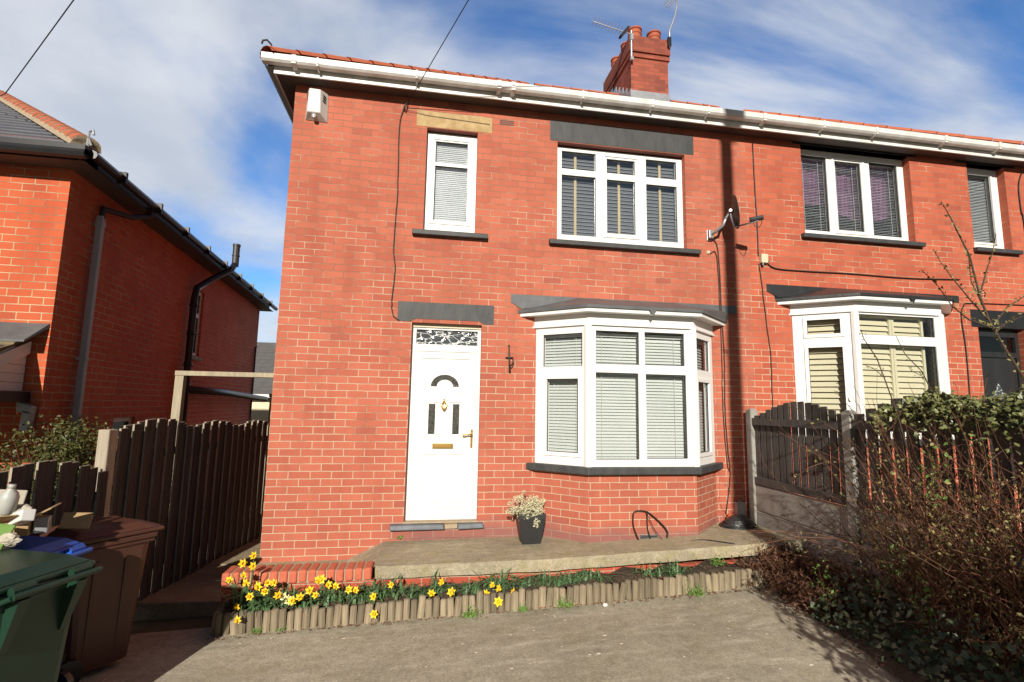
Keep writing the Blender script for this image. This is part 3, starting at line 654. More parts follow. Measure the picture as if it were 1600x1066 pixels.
mb = MB(); mb.box(2.268, 2.294, D-0.002, D+0.012, 1.255, 1.475); mb.tube([(2.28,D,1.415),(2.28,D-0.045,1.415),(2.25,D-0.05,1.418),(2.165,D-0.05,1.408)], 0.010, 8); mb.build('handle', 'gold', dr, bevel=0.003)
mb = MB(); mb.tube([(1.937,D+0.006,1.83),(1.937,D-0.006,1.80)], 0.012, 8)
mb.tube([(1.935,D,1.80),(1.908,D-0.012,1.765),(1.925,D-0.018,1.715),(1.938,D-0.02,1.695)], [0.008,0.012,0.012,0.005], 7); mb.tube([(1.94,D,1.80),(1.968,D-0.012,1.765),(1.952,D-0.018,1.715),(1.938,D-0.02,1.695)], [0.008,0.012,0.012,0.005], 7)
mb.build('knocker', 'gold', dr, smooth=True)
mb = MB()   # riven slate doorstep in three pieces
for a, b, c in ((1.365,1.985,0.0),(2.135,2.44,0.006)):
    mb.hexa([(a,-0.085,0.345),(b,-0.08,0.347+c),(b+0.01,0.09,0.347),(a,0.09,0.345),(a+0.004,-0.065,0.405),(b-0.012,-0.07,0.40+c),(b,0.09,0.405),(a,0.09,0.408)])
mb.build('doorstep', 'step_slate', h1, bevel=0.012)
mb = MB(); mb.hexa([(1.988,-0.05,0.35),(2.132,-0.05,0.352),(2.132,0.08,0.35),(1.988,0.08,0.35),(1.988,-0.05,0.395),(2.132,-0.05,0.398),(2.132,0.08,0.412),(1.988,0.08,0.412)]); mb.box(1.52, 2.365, -0.02, 0.09, 0.409, 0.425); mb.build('threshold', 'mortar', h1)
mb = MB(); mb.box(1.36, 2.46, -0.018, 0.0, 0.248, 0.341); mb.build('step_course', 'brick', h1)
mb = MB()
for k in range(3): mb.box(2.53, 2.72, -0.004, 0.02, 5.405+k*0.024, 5.417+k*0.024)
mb.build('air_brick', 'soffit', h1)
# bay of house one
CH1 = [(3.05,0.0),(3.58,-0.45),(4.91,-0.45),(5.43,0.0)]
def blind1(F, ln, k, wo):
    slats(F, 0.06 if k != 1 else 0.05, ln-0.05, 1.14, 2.62, 0.13, 0.037, 0.046, R(58), 'blind', 'blind', wo, (0.2, ln-0.2))
bay(h1, CH1, 0.0, 1.09, 2.745, [(0.093,0.633,2.275,2.672),(0.705,1.216,2.278,2.676),(0.091,0.62,1.17,2.175),(0.712,1.228,1.18,2.17)], (),
    [(0.10,0.62,2.25,2.645),(0.155,0.57,1.235,2.10)], (1,), blind1, 'lead', 'brick', (2.72, 5.80))
mb = MB(); mb.box(4.19, 4.40, -0.456, -0.44, 0.262, 0.325)
mb.build('air_brick', 'lead', h1)
mb = MB()
for k in range(2): mb.box(4.2, 4.39, -0.458, -0.4565, 0.275+k*0.024, 0.287+k*0.024)
mb.build('air_brick_slots', 'black', h1)

# house two (mirror image, standing 0.34 m higher)
def window2(u0, u1, z0, z1, holes, sash_r, bl):
    wo = window(h2, FAC, u0, u1, z0, z1, 0.11, holes, (), glass='glass')
    if sash_r:
        s_ = MB(); sash_ring(s_, FAC, sash_r, 0.11, 0.03, 0.012); s_.build('casement', 'white', wo)
    return wo
wo = window2(6.93, 8.765, 4.26, 5.595, [(7.02,7.44,4.36,5.51),(7.58,8.02,4.40,5.47),(8.17,8.66,4.36,5.51)], (7.555,8.045,4.375,5.495), 1)
sill(wo, 6.86, 8.86, 4.26)
for a, b in ((7.0,7.46),(7.56,8.04),(8.15,8.68)):
    slats(FAC, a, b, 4.33, 5.50, 0.20, 0.025, 0.018, R(36), 'blind_fine', 'blind', wo, (a+0.1, b-0.1))
mb = MB()
for i in range(60):
    a = 6.97+i*0.0295; b = a+0.0295; da = 0.33+0.02*math.sin(i*1.1); db = 0.33+0.02*math.sin(i*1.1+1.1)
    mb.poly([(a,da,4.75+0.1*math.sin(i*0.11)),(b,db,4.75+0.1*math.sin(i*0.11+0.1)),(b,db,5.58),(a,da,5.58)])
mb.build('curtain', 'purple', wo, smooth=True)
wo = window2(9.80, 10.50, 4.26, 5.595, [(9.90,10.36,4.39,5.49)], (9.90,10.36,4.39,5.49), 1)
sill(wo, 9.77, 10.6, 4.26)
slats(FAC, 9.85, 10.42, 4.33, 5.5, 0.2, 0.025, 0.026, R(48), 'blind_fine', 'blind', wo)
for a, b in ((6.8,8.9),(9.6,10.7)):
    mb = MB(); mb.box(a, b, -0.004, 0.12, 5.60, 5.85); mb.build('lintel', 'black_paint', h2)
mb = MB(); mb.box(9.60, 10.78, -0.005, 0.12, 3.035, 3.30); mb.build('lintel', 'black_paint', h2, bevel=0.006)
mb = MB(); mb.cells(FAC, 0.10, 9.715, 10.56, 0.76, 3.035, [(9.80,10.5,2.69,2.92),(9.79,10.50,0.80,2.61)], ret=0.05, outer=0.07); df = mb.build('door_frame', 'door_black', h2)
mb = MB(); mb.poly([(9.8,0.13,2.69),(10.5,0.13,2.69),(10.5,0.13,2.92),(9.8,0.13,2.92)]); mb.build('fanlight', 'glass', df, recalc=False)
mb = MB(); mb.box(9.79, 10.50, 0.125, 0.16, 0.80, 2.61); d2 = mb.build('door', 'door_black', h2)
mb = MB(); c = (10.14, 1.95)
mb.poly([(c[0]-0.17,0.122,c[1]),(c[0],0.122,c[1]-0.28),(c[0]+0.17,0.122,c[1]),(c[0],0.122,c[1]+0.28)]); mb.build('door_glass', 'crackle', d2, recalc=False)
CH2 = [(6.65,0.0),(7.21,-0.45),(8.53,-0.45),(9.05,0.0)]
def blind2(F, ln, k, wo):
    if k == 1:
        slats(F, 0.05, 0.60, 1.45, 3.03, 0.12, 0.075, 0.078, R(66), 'blind_cream', 'shutter', wo)
        m2 = MB()
        for a in (0.03, 0.60, 0.64, 1.10): m2.fbox(F, a, a+0.035, 0.09, 0.12, 1.45, 3.04)
        m2.build('shutter_stile', 'blind_cream', wo)
        slats(F, 0.675, 1.10, 1.45, 3.03, 0.12, 0.075, 0.078, R(66), 'blind_cream', 'shutter', wo)
    else:
        slats(F, 0.06, ln-0.06, 1.45, 3.03, 0.12, 0.075, 0.078, R(62), 'blind_cream', 'shutter', wo)
bay(h2, CH2, 0.2, 1.43, 3.08, [(0.06,1.22,2.77,3.04),(0.06,1.22,1.52,2.65)], (), [(0.17,0.55,2.79,2.985),(0.17,0.56,1.55,2.61)], (0, 1), blind2, 'felt', 'brick_n', (6.28, 9.42))

# eaves: fascia, soffit, gutter, roof
def eaves(root, xa, xb, lefthip, righthip):
    mb = MB(); xl = xa-0.20 if lefthip else xa; xr = xb+0.20 if righthip else xb
    mb.box(xl, xr, FY, FY+0.02, ZS, ZT)
    if lefthip: mb.box(xl, xl+0.02, FY+0.0205, 7.7, ZS, ZT)
    if righthip: mb.box(xr-0.02, xr, FY+0.0205, 7.7, ZS, ZT)
    mb.build('fascia', 'white_old', root)
    mb = MB(); mb.poly([(xl,FY+0.021,ZS+0.012),(xr,FY+0.021,ZS+0.012),(xr,0.0,ZS+0.012),(xl,0.0,ZS+0.012)])
    if lefthip: mb.poly([(xl+0.021,0,ZS+0.012),(xa,0,ZS+0.012),(xa,7.7,ZS+0.012),(xl+0.021,7.7,ZS+0.012)])
    mb.build('soffit', 'soffit', root, recalc=False)
    mb = MB(); gl = xl-0.115 if lefthip else xl; gr = xr+0.115 if righthip else xr
    pr = [(-0.205,5.785),(-0.205,5.715),(-0.225,5.702),(-0.295,5.702),(-0.318,5.725),(-0.324,5.79)]
    for (y0, z0), (y1, z1) in zip(pr, pr[1:]):
        mb.poly([(gl,y0,z0),(gr,y0,z0),(gr,y1,z1),(gl,y1,z1)])
    mb.poly([(gl,-0.324,5.79),(gr,-0.324,5.79),(gr,-0.316,5.79),(gl,-0.316,5.79)]); mb.poly([(gl,-0.316,5.79),(gr,-0.316,5.79),(gr,-0.312,5.725),(gl,-0.312,5.725)])
    if lefthip:
        mb.poly([(gl,y,z) for y, z in pr])
        for (y0, z0), (y1, z1) in zip(pr, pr[1:]):
            mb.poly([(xl-0.0-(-y0-0.2),-0.2,z0),(xl-0.0-(-y0-0.2),7.7,z0),(xl-(-y1-0.2),7.7,z1),(xl-(-y1-0.2),-0.2,z1)], 1)
    g = mb.build('gutter', ['white_old', 'grey_pipe'], root, recalc=False)
    br = None
    for k, x in enumerate([b_ for b_ in (0.02, 0.30, 1.45, 2.45, 2.63, 3.55, 4.5, 5.3, 6.12, 7.05, 7.9, 9.05, 10.0, 10.9) if xa < b_ < xb]):
        m2 = MB(); wdt = 0.05 if k in (0, 3, 4, 8) else 0.022
        m2.box(x, x+wdt, -0.330, -0.3245, 5.72, 5.796); m2.hexa([(x,-0.325,5.692),(x+wdt,-0.325,5.692),(x+wdt,-0.20,5.672),(x,-0.20,5.672),(x,-0.322,5.72),(x+wdt,-0.322,5.72),(x+wdt,-0.20,5.70),(x,-0.20,5.70)])
        m2.build('gutter_bracket', 'white_old', root)
eaves(h1, 0.0, XP, True, False); eaves(h2, XP, XE, False, True)
SL = 0.687
def roof(root, xa, xb, lefthip, righthip):
    e0 = -0.29; z0 = 5.742; run = 3.75-e0; rows = 14; mb = MB()
    for j in range(rows):
        ya = e0+run*j/rows; yb = e0+run*(j+1)/rows; za = z0+SL*(ya-e0); zb = z0+SL*(yb-e0)
        off = 0.028
        lo = -0.29+(ya-e0) if lefthip else xa; hi = xb+0.29-(ya-e0) if righthip else xb
        n0 = math.floor((lo)/0.30); n1 = math.ceil(hi/0.30)
        prof = [(0.0,0.0),(0.05,0.032),(0.10,0.034),(0.14,0.004),(0.22,-0.004),(0.30,0.0)]
        for n in range(n0, n1):
            jz = rnd.uniform(-0.006, 0.008)
            for (p0, q0), (p1, q1) in zip(prof, prof[1:]):
                u0, u1 = cl(n*0.3+p0, lo, hi), cl(n*0.3+p1, lo, hi)
                if u1-u0 < 1e-4: continue
                mb.poly([(u0,ya,za+off+q0+jz),(u1,ya,za+off+q1+jz),(u1,yb,zb+q1),(u0,yb,zb+q0)])
                mb.poly([(u0,ya,za+q0-0.01),(u1,ya,za+q1-0.01),(u1,ya,za+off+q1+jz),(u0,ya,za+off+q0+jz)])
    ze = z0+SL*run; rx = 3.75
    if lefthip: mb.poly([(-0.29,-0.29,z0),(rx,rx,ze),(-0.29,7.79,z0)]); a, b = rx, xb
    else: a, b = xa, xb+0.0
    if righthip: b = xb-rx; mb.poly([(xb+0.29,-0.29,z0),(b,3.75,ze),(xb+0.29,7.79,z0)])
    bl, brr = (-0.29 if lefthip else xa), (xb+0.29 if righthip else xb)
    mb.poly([(bl,7.79,z0),(brr,7.79,z0),(b,3.75,ze),(a,3.75,ze)])
    ro = mb.build('roof', 'tile', root, recalc=False)
    def ridge(p, q):
        m2 = MB()
        p, q = Vector(p), Vector(q); d = (q-p); n = int(d.length/0.4); d.normalize(); s_ = d.cross(Vector((0,0,1))).normalized(); up = s_.cross(d)
        for i in range(n):
            c0 = p+d*(0.4*i); c1 = p+d*(0.4*i+0.39)
            for k in range(6):
                t0, t1 = math.pi*k/6, math.pi*(k+1)/6
                g = lambda c, t, r: c + s_*math.cos(t)*r + up*(math.sin(t)*r*0.7+0.02)
                m2.poly([g(c0,t0,0.125), g(c0,t1,0.125), g(c1,t1,0.113), g(c1,t0,0.113)])
        m2.build('ridge_tile', 'hip', ro, recalc=False)
    if lefthip: ridge((-0.27,-0.27,z0+0.03), (rx,rx,ze)); ridge((rx,rx,ze), (xb,3.75,ze))
    if righthip: ridge((xa,3.75,ze), (xb-rx,3.75,ze)); ridge((xb+0.27,-0.27,z0+0.03), (xb-rx,3.75,ze))
    if lefthip:
        m2 = MB(); p = Vector((-0.22,-0.24,5.86)); m2.tube([p, p+Vector((-0.02,0,0.09)), p+Vector((-0.06,-0.03,0.12)), p+Vector((-0.10,-0.04,0.10)), p+Vector((-0.11,-0.04,0.06))], 0.011, 6); m2.build('hip_iron', 'iron', ro)
    return ro
roof(h1, 0.0, XP, True, False); roof(h2, XP, XE, False, True)
# chimney on the party wall
mb = MB()
mb.box(5.64, 6.46, 3.0, 4.5, 7.6, 8.98); mb.box(5.61, 6.49, 2.97, 4.53, 8.981, 9.06); mb.box(5.635, 6.465, 2.995, 4.505, 9.061, 9.10); mb.box(5.60, 6.50, 2.96, 4.54, 9.101, 9.40); mb.box(5.63, 6.47, 2.99, 4.51, 9.401, 9.47)
ch = mb.build('chimney', 'brick_c', h1)
for (x, y, hgt) in ((5.83,3.22,0.32),(6.27,3.24,0.31),(5.83,3.62,0.27),(6.27,3.64,0.24),(5.80,4.15,0.3),(6.25,4.15,0.27)):
    mb = MB(); r = 0.135
    mb.lathe([(r*1.05,9.46),(r*1.0,9.52),(r,9.46+hgt*0.55),(r*1.09,9.46+hgt*0.58),(r*1.09,9.46+hgt*0.64),(r,9.46+hgt*0.67),(r*0.98,9.46+hgt*0.86),(r*1.12,9.46+hgt*0.9),(r*1.12,9.46+hgt),(r*0.85,9.46+hgt),(r*0.8,9.46+hgt*0.8)], (x,y,0), 20)
    mb.build('chimney_pot', 'pot', ch, smooth=False)
mb = MB(); mb.box(5.62, 6.48, 2.985, 2.999, 7.8, 8.24); 
for k in range(7): mb.box(5.628, 5.639, 3.0+k*0.2, 3.2+k*0.2, 7.95+k*0.14, 8.28+k*0.14)
mb.build('flashing', 'metal', ch)

# ------------------------------------------------------------------ neighbouring house on the left
h3 = thing('brick_house', 'red brick house with slate hipped roof and dark shaded side wall at the left edge', 'house', (-5.0,1.0,-0.3))
A0, A1 = Vector((-2.22,-0.10,0)), Vector((-2.86,8.5,0))
su = (A1-A0).normalized(); sn = Vector((su.y, -su.x, 0))       # sn points towards the passage
SF = frame(A0, su, -sn); SL3 = (A1-A0).length
mb = MB(); FL3 = frame((-9,-0.10,0), (1,0,0), (0,1,0))
mb.cells(FL3, 0, 0, 6.78, -0.6, 4.6, [(1.0,2.8,2.9,4.1)], ret=0.1)
mb.cells(SF, 0, 0, SL3, -0.6, 4.6, [(3.86,4.36,2.57,3.80),(1.5,2.1,0.95,1.52)], ret=0.1)
mb.poly([(-9,-0.1,-0.6),(-9,8.5,-0.6),(-9,8.5,4.6),(-9,-0.1,4.6)]); mb.poly([(-9,8.5,-0.6),(-2.86,8.5,-0.6),(-2.86,8.5,4.6),(-9,8.5,4.6)])
mb.build('wall', 'brick_l', h3)
mb = MB(); mb.box(-8.9,-3.3,0.3,8.2,-0.5,4.3); mb.build('room', 'room', h3)
wo = window(h3, SF, 3.86, 4.36, 2.57, 3.80, 0.04, [(3.92,4.30,2.64,3.30),(3.92,4.30,3.38,3.74)], (), 'white_old')
mb = MB(); mb.fbox(SF, 3.80, 4.42, -0.05, 0.09, 2.50, 2.57); mb.build('sill', 'concrete_post', wo)
wo = window(h3, SF, 1.5, 2.1, 0.95, 1.52, 0.04, [(1.56,2.04,1.0,1.46)], (), 'white_old')
wo = window(h3, FL3, 1.0, 2.8, 2.9, 4.1, 0.08, [(1.1,1.85,3.0,4.0),(1.95,2.7,3.0,4.0)], (), 'white_old')
# eaves and hipped roof
EV = 0.27; ez = 4.37
c0 = Vector((A0.x,A0.y,0)) + sn*EV + Vector((0,-0.27,0)); c1 = A1 + sn*EV + Vector((0,0.3,0)); c2 = Vector((-9.3,8.8,0)); c3 = Vector((-9.3,c0.y,0))
mb = MB(); mb.poly([(c0.x,c0.y,4.27),(c1.x,c1.y,4.27),(c2.x,c2.y,4.27),(c3.x,c3.y,4.27)]); mb.build('soffit', 'soffit', h3)
apx = Vector((c0.x-4.1, c0.y+4.1, 0)); slp = 0.66; hz = ez+0.05
rz = hz+slp*4.1
mb = MB(); rows = 20
for j in range(rows):      # slates on the slope facing the street
    y0 = c0.y+4.1*j/rows; y1 = c0.y+4.1*(j+1)/rows; za = hz+slp*(y0-c0.y); zb = hz+slp*(y1-c0.y)
    f0 = (y0-c0.y)/4.1; f1 = (y1-c0.y)/4.1
    xa = c0.x+(apx.x-c0.x)*f0; xb = c0.x+(apx.x-c0.x)*f1; xl = -9.3
    n = 24
    for k in range(n):
        jz = rnd.uniform(0, 0.004)
        a0, a1 = xl+(xa-xl)*k/n, xl+(xa-xl)*(k+1)/n; b0, b1 = xl+(xb-xl)*k/n, xl+(xb-xl)*(k+1)/n
        mb.poly([(a0,y0,za+0.014+jz),(a1,y0,za+0.014+jz),(b1,y1,zb+jz*0.3),(b0,y1,zb+jz*0.3)]); mb.poly([(a0,y0,za-0.005),(a1,y0,za-0.005),(a1,y0,za+0.014+jz),(a0,y0,za+0.014+jz)])
a2 = Vector((c1.x-3.4, c1.y-4.0, 0))
mb.poly([(c0.x,c0.y,hz),(c1.x,c1.y,hz),(a2.x,a2.y,rz),(apx.x,apx.y,rz)]); mb.poly([(c1.x,c1.y,hz),(c2.x,c2.y,hz),(c2.x,a2.y,rz),(a2.x,a2.y,rz)])
mb.poly([(c2.x,a2.y,rz),(a2.x,a2.y,rz),(apx.x,apx.y,rz),(-9.3,apx.y,rz)])
r3 = mb.build('roof', 'slate', h3, recalc=False)
p = Vector((c0.x,c0.y,hz+0.02)); q = Vector((apx.x,apx.y,rz+0.02)); d = q-p; n = int(d.length/0.27); d.normalize(); s_ = d.cross(Vector((0,0,1))).normalized(); up = s_.cross(d)
mt, ht = MB(), MB()
def arc(mbx, ca, cb, ra, rb, lift, t0=0, t1=1):
    K = 8
    for k in range(K):
        a, b = math.pi*(t0+(t1-t0)*k/K), math.pi*(t0+(t1-t0)*(k+1)/K)
        g = lambda c, t, r: c + s_*math.cos(t)*r + up*(math.sin(t)*r*0.75+lift)
        mbx.poly([g(ca,a,ra), g(ca,b,ra), g(cb,b,rb), g(cb,a,rb)]); mbx.poly([g(ca,a,ra), g(ca,b,ra), g(ca,b,ra*0.3), g(ca,a,ra*0.3)])
arc(mt, p-d*0.0, q, 0.135, 0.135, -0.035)
for i in range(n):
    ca = p+d*(0.27*i+0.055+rnd.uniform(-0.01,0.01)); cb = p+d*(0.27*i+0.27)
    arc(ht, ca, cb, 0.122, 0.112, 0.008)
    arc(mt, p+d*(0.27*i+0.0), ca+d*0.01, 0.124+rnd.uniform(-0.004,0.006), 0.118, 0.003)
mt.build('hip_mortar', 'mortar', r3, recalc=False); ht.build('hip_tile', 'hip', r3, recalc=False)
mb = MB(); b0 = Vector((c0.x+0.02,c0.y-0.02,hz)); mb.tube([b0, b0+Vector((0,0,0.17)), b0+Vector((0.05,-0.02,0.18)), b0+Vector((0.06,-0.02,0.13))], 0.013, 6); mb.tube([b0+Vector((0,0,0.1)), b0+Vector((0.03,0.01,0.02))], 0.012, 6); mb.build('hip_iron', 'grey_pipe', r3)
mb = MB()
mb.box(-9.3, c0.x+0.05, c0.y-0.10, c0.y+0.02, ez-0.06, ez+0.04); mb.tube([(-9.3,c0.y-0.06,ez-0.05),(c0.x+0.05,c0.y-0.06,ez-0.05)], 0.055, 8)
mb.box(-3.2,-3.13,c0.y-0.112,c0.y-0.0,ez-0.075,ez+0.045)
g0 = c0+sn*0.06; g1 = c1+sn*0.06
mb.tube([(g0.x,g0.y,ez-0.02),(g1.x,g1.y,ez-0.02)], 0.05, 8)
for k in range(9):
    c = g0+(g1-g0)*(k+0.6)/9.5; mb.box(c.x-0.02, c.x+0.075, c.y-0.02, c.y+0.02, ez-0.09, ez+0.05)
mb.build('gutter', 'black', h3)
mb = MB(); mb.fbox(SF, 0, SL3, -0.24, -0.2, 4.275, 4.40); mb.box(-9.2, A0.x+0.2, A0.y-0.24, A0.y-0.2, 4.275, 4.40); mb.build('fascia', 'dark_metal', h3)
mb = MB(); u0 = 0.49
mb.fbox(SF, u0, u0+0.068, -0.10, -0.035, 1.0, 3.93); mb.fbox(SF, u0-0.008, u0+0.076, -0.108, -0.03, 3.80, 3.86); mb.fbox(SF, u0-0.008, u0+0.076, -0.108, 0.0, 2.2, 2.235)
mb.build('downpipe', 'grey_pipe', h3, bevel=0.006)
mb = MB(); P = lambda u, d_, z: Vector(SF(u, d_, z))
mb.tube([P(1.25,-0.26,4.33), P(1.25,-0.26,4.22), P(1.0,-0.17,4.10), P(0.53,-0.07,4.03), P(0.53,-0.07,3.9)], 0.036, 8); mb.build('swan_neck', 'black', h3)
mb = MB(); mb.tube([P(3.55,-0.11,-0.4), P(3.55,-0.11,3.55), P(3.62,-0.11,3.75), P(3.95,-0.2,3.98), P(4.35,-0.42,4.30), P(4.45,-0.46,4.45)], 0.058, 10)
for z in (2.0, 2.35, 2.9, 3.4): mb.tube([P(3.55,-0.11,z), P(3.55,-0.11,z+0.06)], 0.07, 10)
mb.tube([P(3.55,-0.12,1.95), P(5.2,-0.25,1.93), P(8.75,-0.3,1.83)], 0.065, 10)
so = mb.build('soil_pipe', 'black', h3, smooth=True)
mb = MB(); mb.tube([P(4.45,-0.46,4.40), P(4.45,-0.46,4.83)], 0.062, 12); mb.tube([P(4.45,-0.46,4.60), P(4.45,-0.46,4.625)], 0.071, 12); mb.tube([P(4.45,-0.46,4.80), P(4.45,-0.46,4.845)], 0.07, 12); mb.build('vent_pipe', 'dark_metal', so)
mb = MB(); mb.tube([P(8.4,-0.03,0.2), P(8.4,-0.03,3.2), P(8.5,-0.03,3.22)], 0.022, 6); mb.build('wire_conduit', 'cable', h3)
# porch canopy
mb = MB(); X2 = -2.36
for j in range(6):
    y0 = -1.35+1.2*j/6; y1 = -1.35+1.2*(j+1)/6; z0 = 1.80+0.58*j/6; z1 = 1.80+0.58*(j+1)/6
    for k in range(12):
        xa = X2-0.25*k-0.246+0.12*(j % 2)*0; jz = rnd.uniform(-0.004,0.007)
        mb.hexa([(xa,y0,z0-0.01),(xa+0.243,y0,z0-0.01),(xa+0.243,y1,z1-0.01),(xa,y1,z1-0.01),(xa,y0,z0+0.03+jz),(xa+0.243,y0,z0+0.03+jz),(xa+0.243,y1,z1+0.012),(xa,y1,z1+0.012)])
po = mb.build('porch_roof', 'moss_tile', h3)
mb = MB(); mb.hexa([(-5.4,-0.32,2.325),(-2.30,-0.32,2.325),(-2.23,-0.105,2.50),(-5.4,-0.105,2.50),(-5.4,-0.32,2.345),(-2.30,-0.32,2.345),(-2.23,-0.105,2.545),(-5.4,-0.105,2.545)]); mb.build('flashing', 'lead', po)
mb = MB()
mb.hexa([(X2-0.03,-1.33,1.66),(X2-0.005,-1.33,1.66),(X2-0.005,-0.12,2.22),(X2-0.03,-0.12,2.22),(X2-0.03,-1.33,1.785),(X2-0.005,-1.33,1.785),(X2-0.005,-0.12,2.35),(X2-0.03,-0.12,2.35)])
for k in range(5):
    z = 1.83+k*0.09; yb = -0.12-(2.30-z)/0.58*1.2*0.0-1.15*(2.28-z)/0.6
    mb.hexa([(X2-0.06,max(-1.3,yb-0.2),z),(X2-0.032,max(-1.3,yb-0.2),z),(X2-0.032,-0.12,z),(X2-0.06,-0.12,z),(X2-0.06,max(-1.3,yb-0.2),z+0.086),(X2-0.036,max(-1.3,yb-0.2),z+0.086),(X2-0.036,-0.12,z+0.086),(X2-0.06,-0.12,z+0.086)])
mb.build('porch_cladding', 'white', po)
mb = MB(); mb.box(-5.3, X2+0.06, -1.42, -1.33, 1.70, 1.80); mb.box(X2-0.10, X2+0.05, -1.33, -0.12, 1.72, 1.825); mb.build('porch_gutter', 'black', po)
mb = MB(); mb.hexa([(-2.37,-0.20,1.62),(-2.235,-0.20,1.60),(-2.235,-0.12,1.60),(-2.37,-0.12,1.62),(-2.37,-0.20,1.73),(-2.235,-0.20,1.68),(-2.235,-0.12,1.68),(-2.37,-0.12,1.73)]); mb.hexa([(-2.325,-0.2,1.43),(-2.25,-0.2,1.43),(-2.25,-0.12,1.43),(-2.325,-0.12,1.43),(-2.315,-0.2,1.64),(-2.235,-0.2,1.62),(-2.235,-0.12,1.62),(-2.315,-0.12,1.64)])
mb.build('downpipe_elbow', 'metal', po, bevel=0.006)
# far house behind
h4 = thing('rendered_house', 'distant cream rendered house with grey tiled roof seen between the two brick houses', 'house', (-9,20,0))
mb = MB(); F4 = frame((-16,17.5,0), (1,0,0), (0,1,0))
mb.cells(F4, 0, 0, 14, -0.6, 2.05, [(11.15,12.2,0.8,1.85)], ret=0.1); mb.box(-15.9,-2.1,17.7,25,-0.6,2.05); mb.build('wall', 'render', h4)
window(h4, F4, 11.15, 12.2, 0.8, 1.85, 0.06, [(11.25,11.65,0.9,1.75),(11.72,12.1,0.9,1.75)])
mb = MB(); mb.poly([(-16.4,17.1,2.05),(-1.6,17.1,2.05),(-5.0,21.3,4.75),(-12.5,21.3,4.75)]); mb.poly([(-16.4,17.1,2.05),(-12.5,21.3,4.75),(-16.4,25.5,2.05)]); mb.poly([(-1.6,17.1,2.05),(-1.6,25.5,2.05),(-5,21.3,4.75)])
for j in range(14):
    f = j/14; y = 17.1+4.2*f; z = 2.05+2.7*f; mb.hexa([(-16.4+3.9*f,y-0.03,z),(-1.6-3.4*f,y-0.03,z),(-1.6-3.4*f,y+0.25,z+0.17),(-16.4+3.9*f,y+0.25,z+0.17),(-16.4+3.9*f,y-0.03,z+0.03),(-1.6-3.4*f,y-0.03,z+0.03),(-1.6-3.4*f,y+0.25,z+0.185),(-16.4+3.9*f,y+0.25,z+0.185)])
mb.build('roof', 'conc_tile', h4, recalc=False)
mb = MB(); mb.box(-16.4,-1.6,17.05,17.1,1.93,2.06); mb.build('fascia', 'white', h4)

for (hx, mat_, lab) in ((-9.0,'brick_g','red brick gabled house across the street, furthest left'),(4.5,'brick_g','red brick gabled house across the street, opposite the front door'),(16.5,'render','cream rendered gabled house across the street, opposite the right fence')):
    t = thing('street_house', lab, 'house', (hx,-28,0)); mb = MB(); Fo = frame((hx+4.6,-24,0), (-1,0,0), (0,-1,0))
    ho = [(1.0,2.6,1.0,2.3),(5.4,7.6,0.9,2.4),(1.0,2.6,3.7,4.9),(5.4,7.6,3.7,4.9)]
    mb.cells(Fo, 0, 0, 9.2, -0.5, 5.8, ho, ret=0.1); mb.poly([Fo(0,0,5.8),Fo(9.2,0,5.8),Fo(4.6,0,9.3)]); mb.box(hx-4.6,hx+4.6,-32,-24.15,-0.5,5.8); mb.build('wall', mat_, t)
    for h in ho: window(t, Fo, *h, 0.06, [(h[0]+0.08,(h[0]+h[1])/2-0.04,h[2]+0.08,h[3]-0.08),((h[0]+h[1])/2+0.04,h[1]-0.08,h[2]+0.08,h[3]-0.08)])
    mb = MB(); mb.hexa([(hx-5.1,-32.3,5.55),(hx,-32.3,9.35),(hx,-23.6,9.35),(hx-5.1,-23.6,5.55),(hx-5.1,-32.3,5.7),(hx,-32.3,9.5),(hx,-23.6,9.5),(hx-5.1,-23.6,5.7)]); mb.hexa([(hx,-32.3,9.352),(hx+5.1,-32.3,5.55),(hx+5.1,-23.6,5.55),(hx,-23.6,9.352),(hx,-32.3,9.502),(hx+5.1,-32.3,5.7),(hx+5.1,-23.6,5.7),(hx,-23.6,9.502)]); mb.build('roof', 'slate', t)

# ------------------------------------------------------------------ left fence
fx = lambda y: -0.80+0.17*y
fu = Vector((0.17,1,0)).normalized(); LFF = frame((fx(-1.0),-1.0,0), fu, (-fu.y, fu.x, 0))   # u along, d away from the drive
fence = thing('picket_fence', 'tall dark scalloped fence of overlapping boards beside the path, left of the house', 'fence', (fx(0.5),0.5,-0.2))
def panel(u0, u1, ends, rise, zb, wd, gap, mats, parent, F, name='panel', first_pale=0, two=True, jit=0.012):
    mb = MB(); u = u0; k = 0
    while u < u1-0.03:
        t = (u+wd/2-u0)/(u1-u0); zt = ends[0]+(ends[1]-ends[0])*t + rise*math.sin(math.pi*min(1,max(0,t))) + rnd.uniform(-0.006,0.006)
        d = (0.0 if k % 2 == 0 else 0.024) if two else rnd.uniform(0,0.004); tw = rnd.uniform(-jit, jit)
        w2 = wd + rnd.uniform(-0.004,0.004)
        mb.hexa([F(u,d,zb),F(u+w2,d,zb),F(u+w2,d+0.019,zb),F(u,d+0.019,zb),F(u+tw,d,zt),F(u+w2+tw,d,zt+0.004),F(u+w2+tw,d+0.019,zt+0.004),F(u+tw,d+0.019,zt)], 0)
        if two: mb.m[-1] = 1
        e = 0.0035   # end cap and sun-facing sawn edge coloured pale, painting in sunlight
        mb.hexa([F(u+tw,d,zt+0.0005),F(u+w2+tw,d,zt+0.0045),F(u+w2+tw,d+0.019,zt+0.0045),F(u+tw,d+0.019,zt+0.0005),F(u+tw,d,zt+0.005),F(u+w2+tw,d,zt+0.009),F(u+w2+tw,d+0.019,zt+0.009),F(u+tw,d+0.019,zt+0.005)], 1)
        u += wd+gap; k += 1
    return mb.build(name, mats, parent)
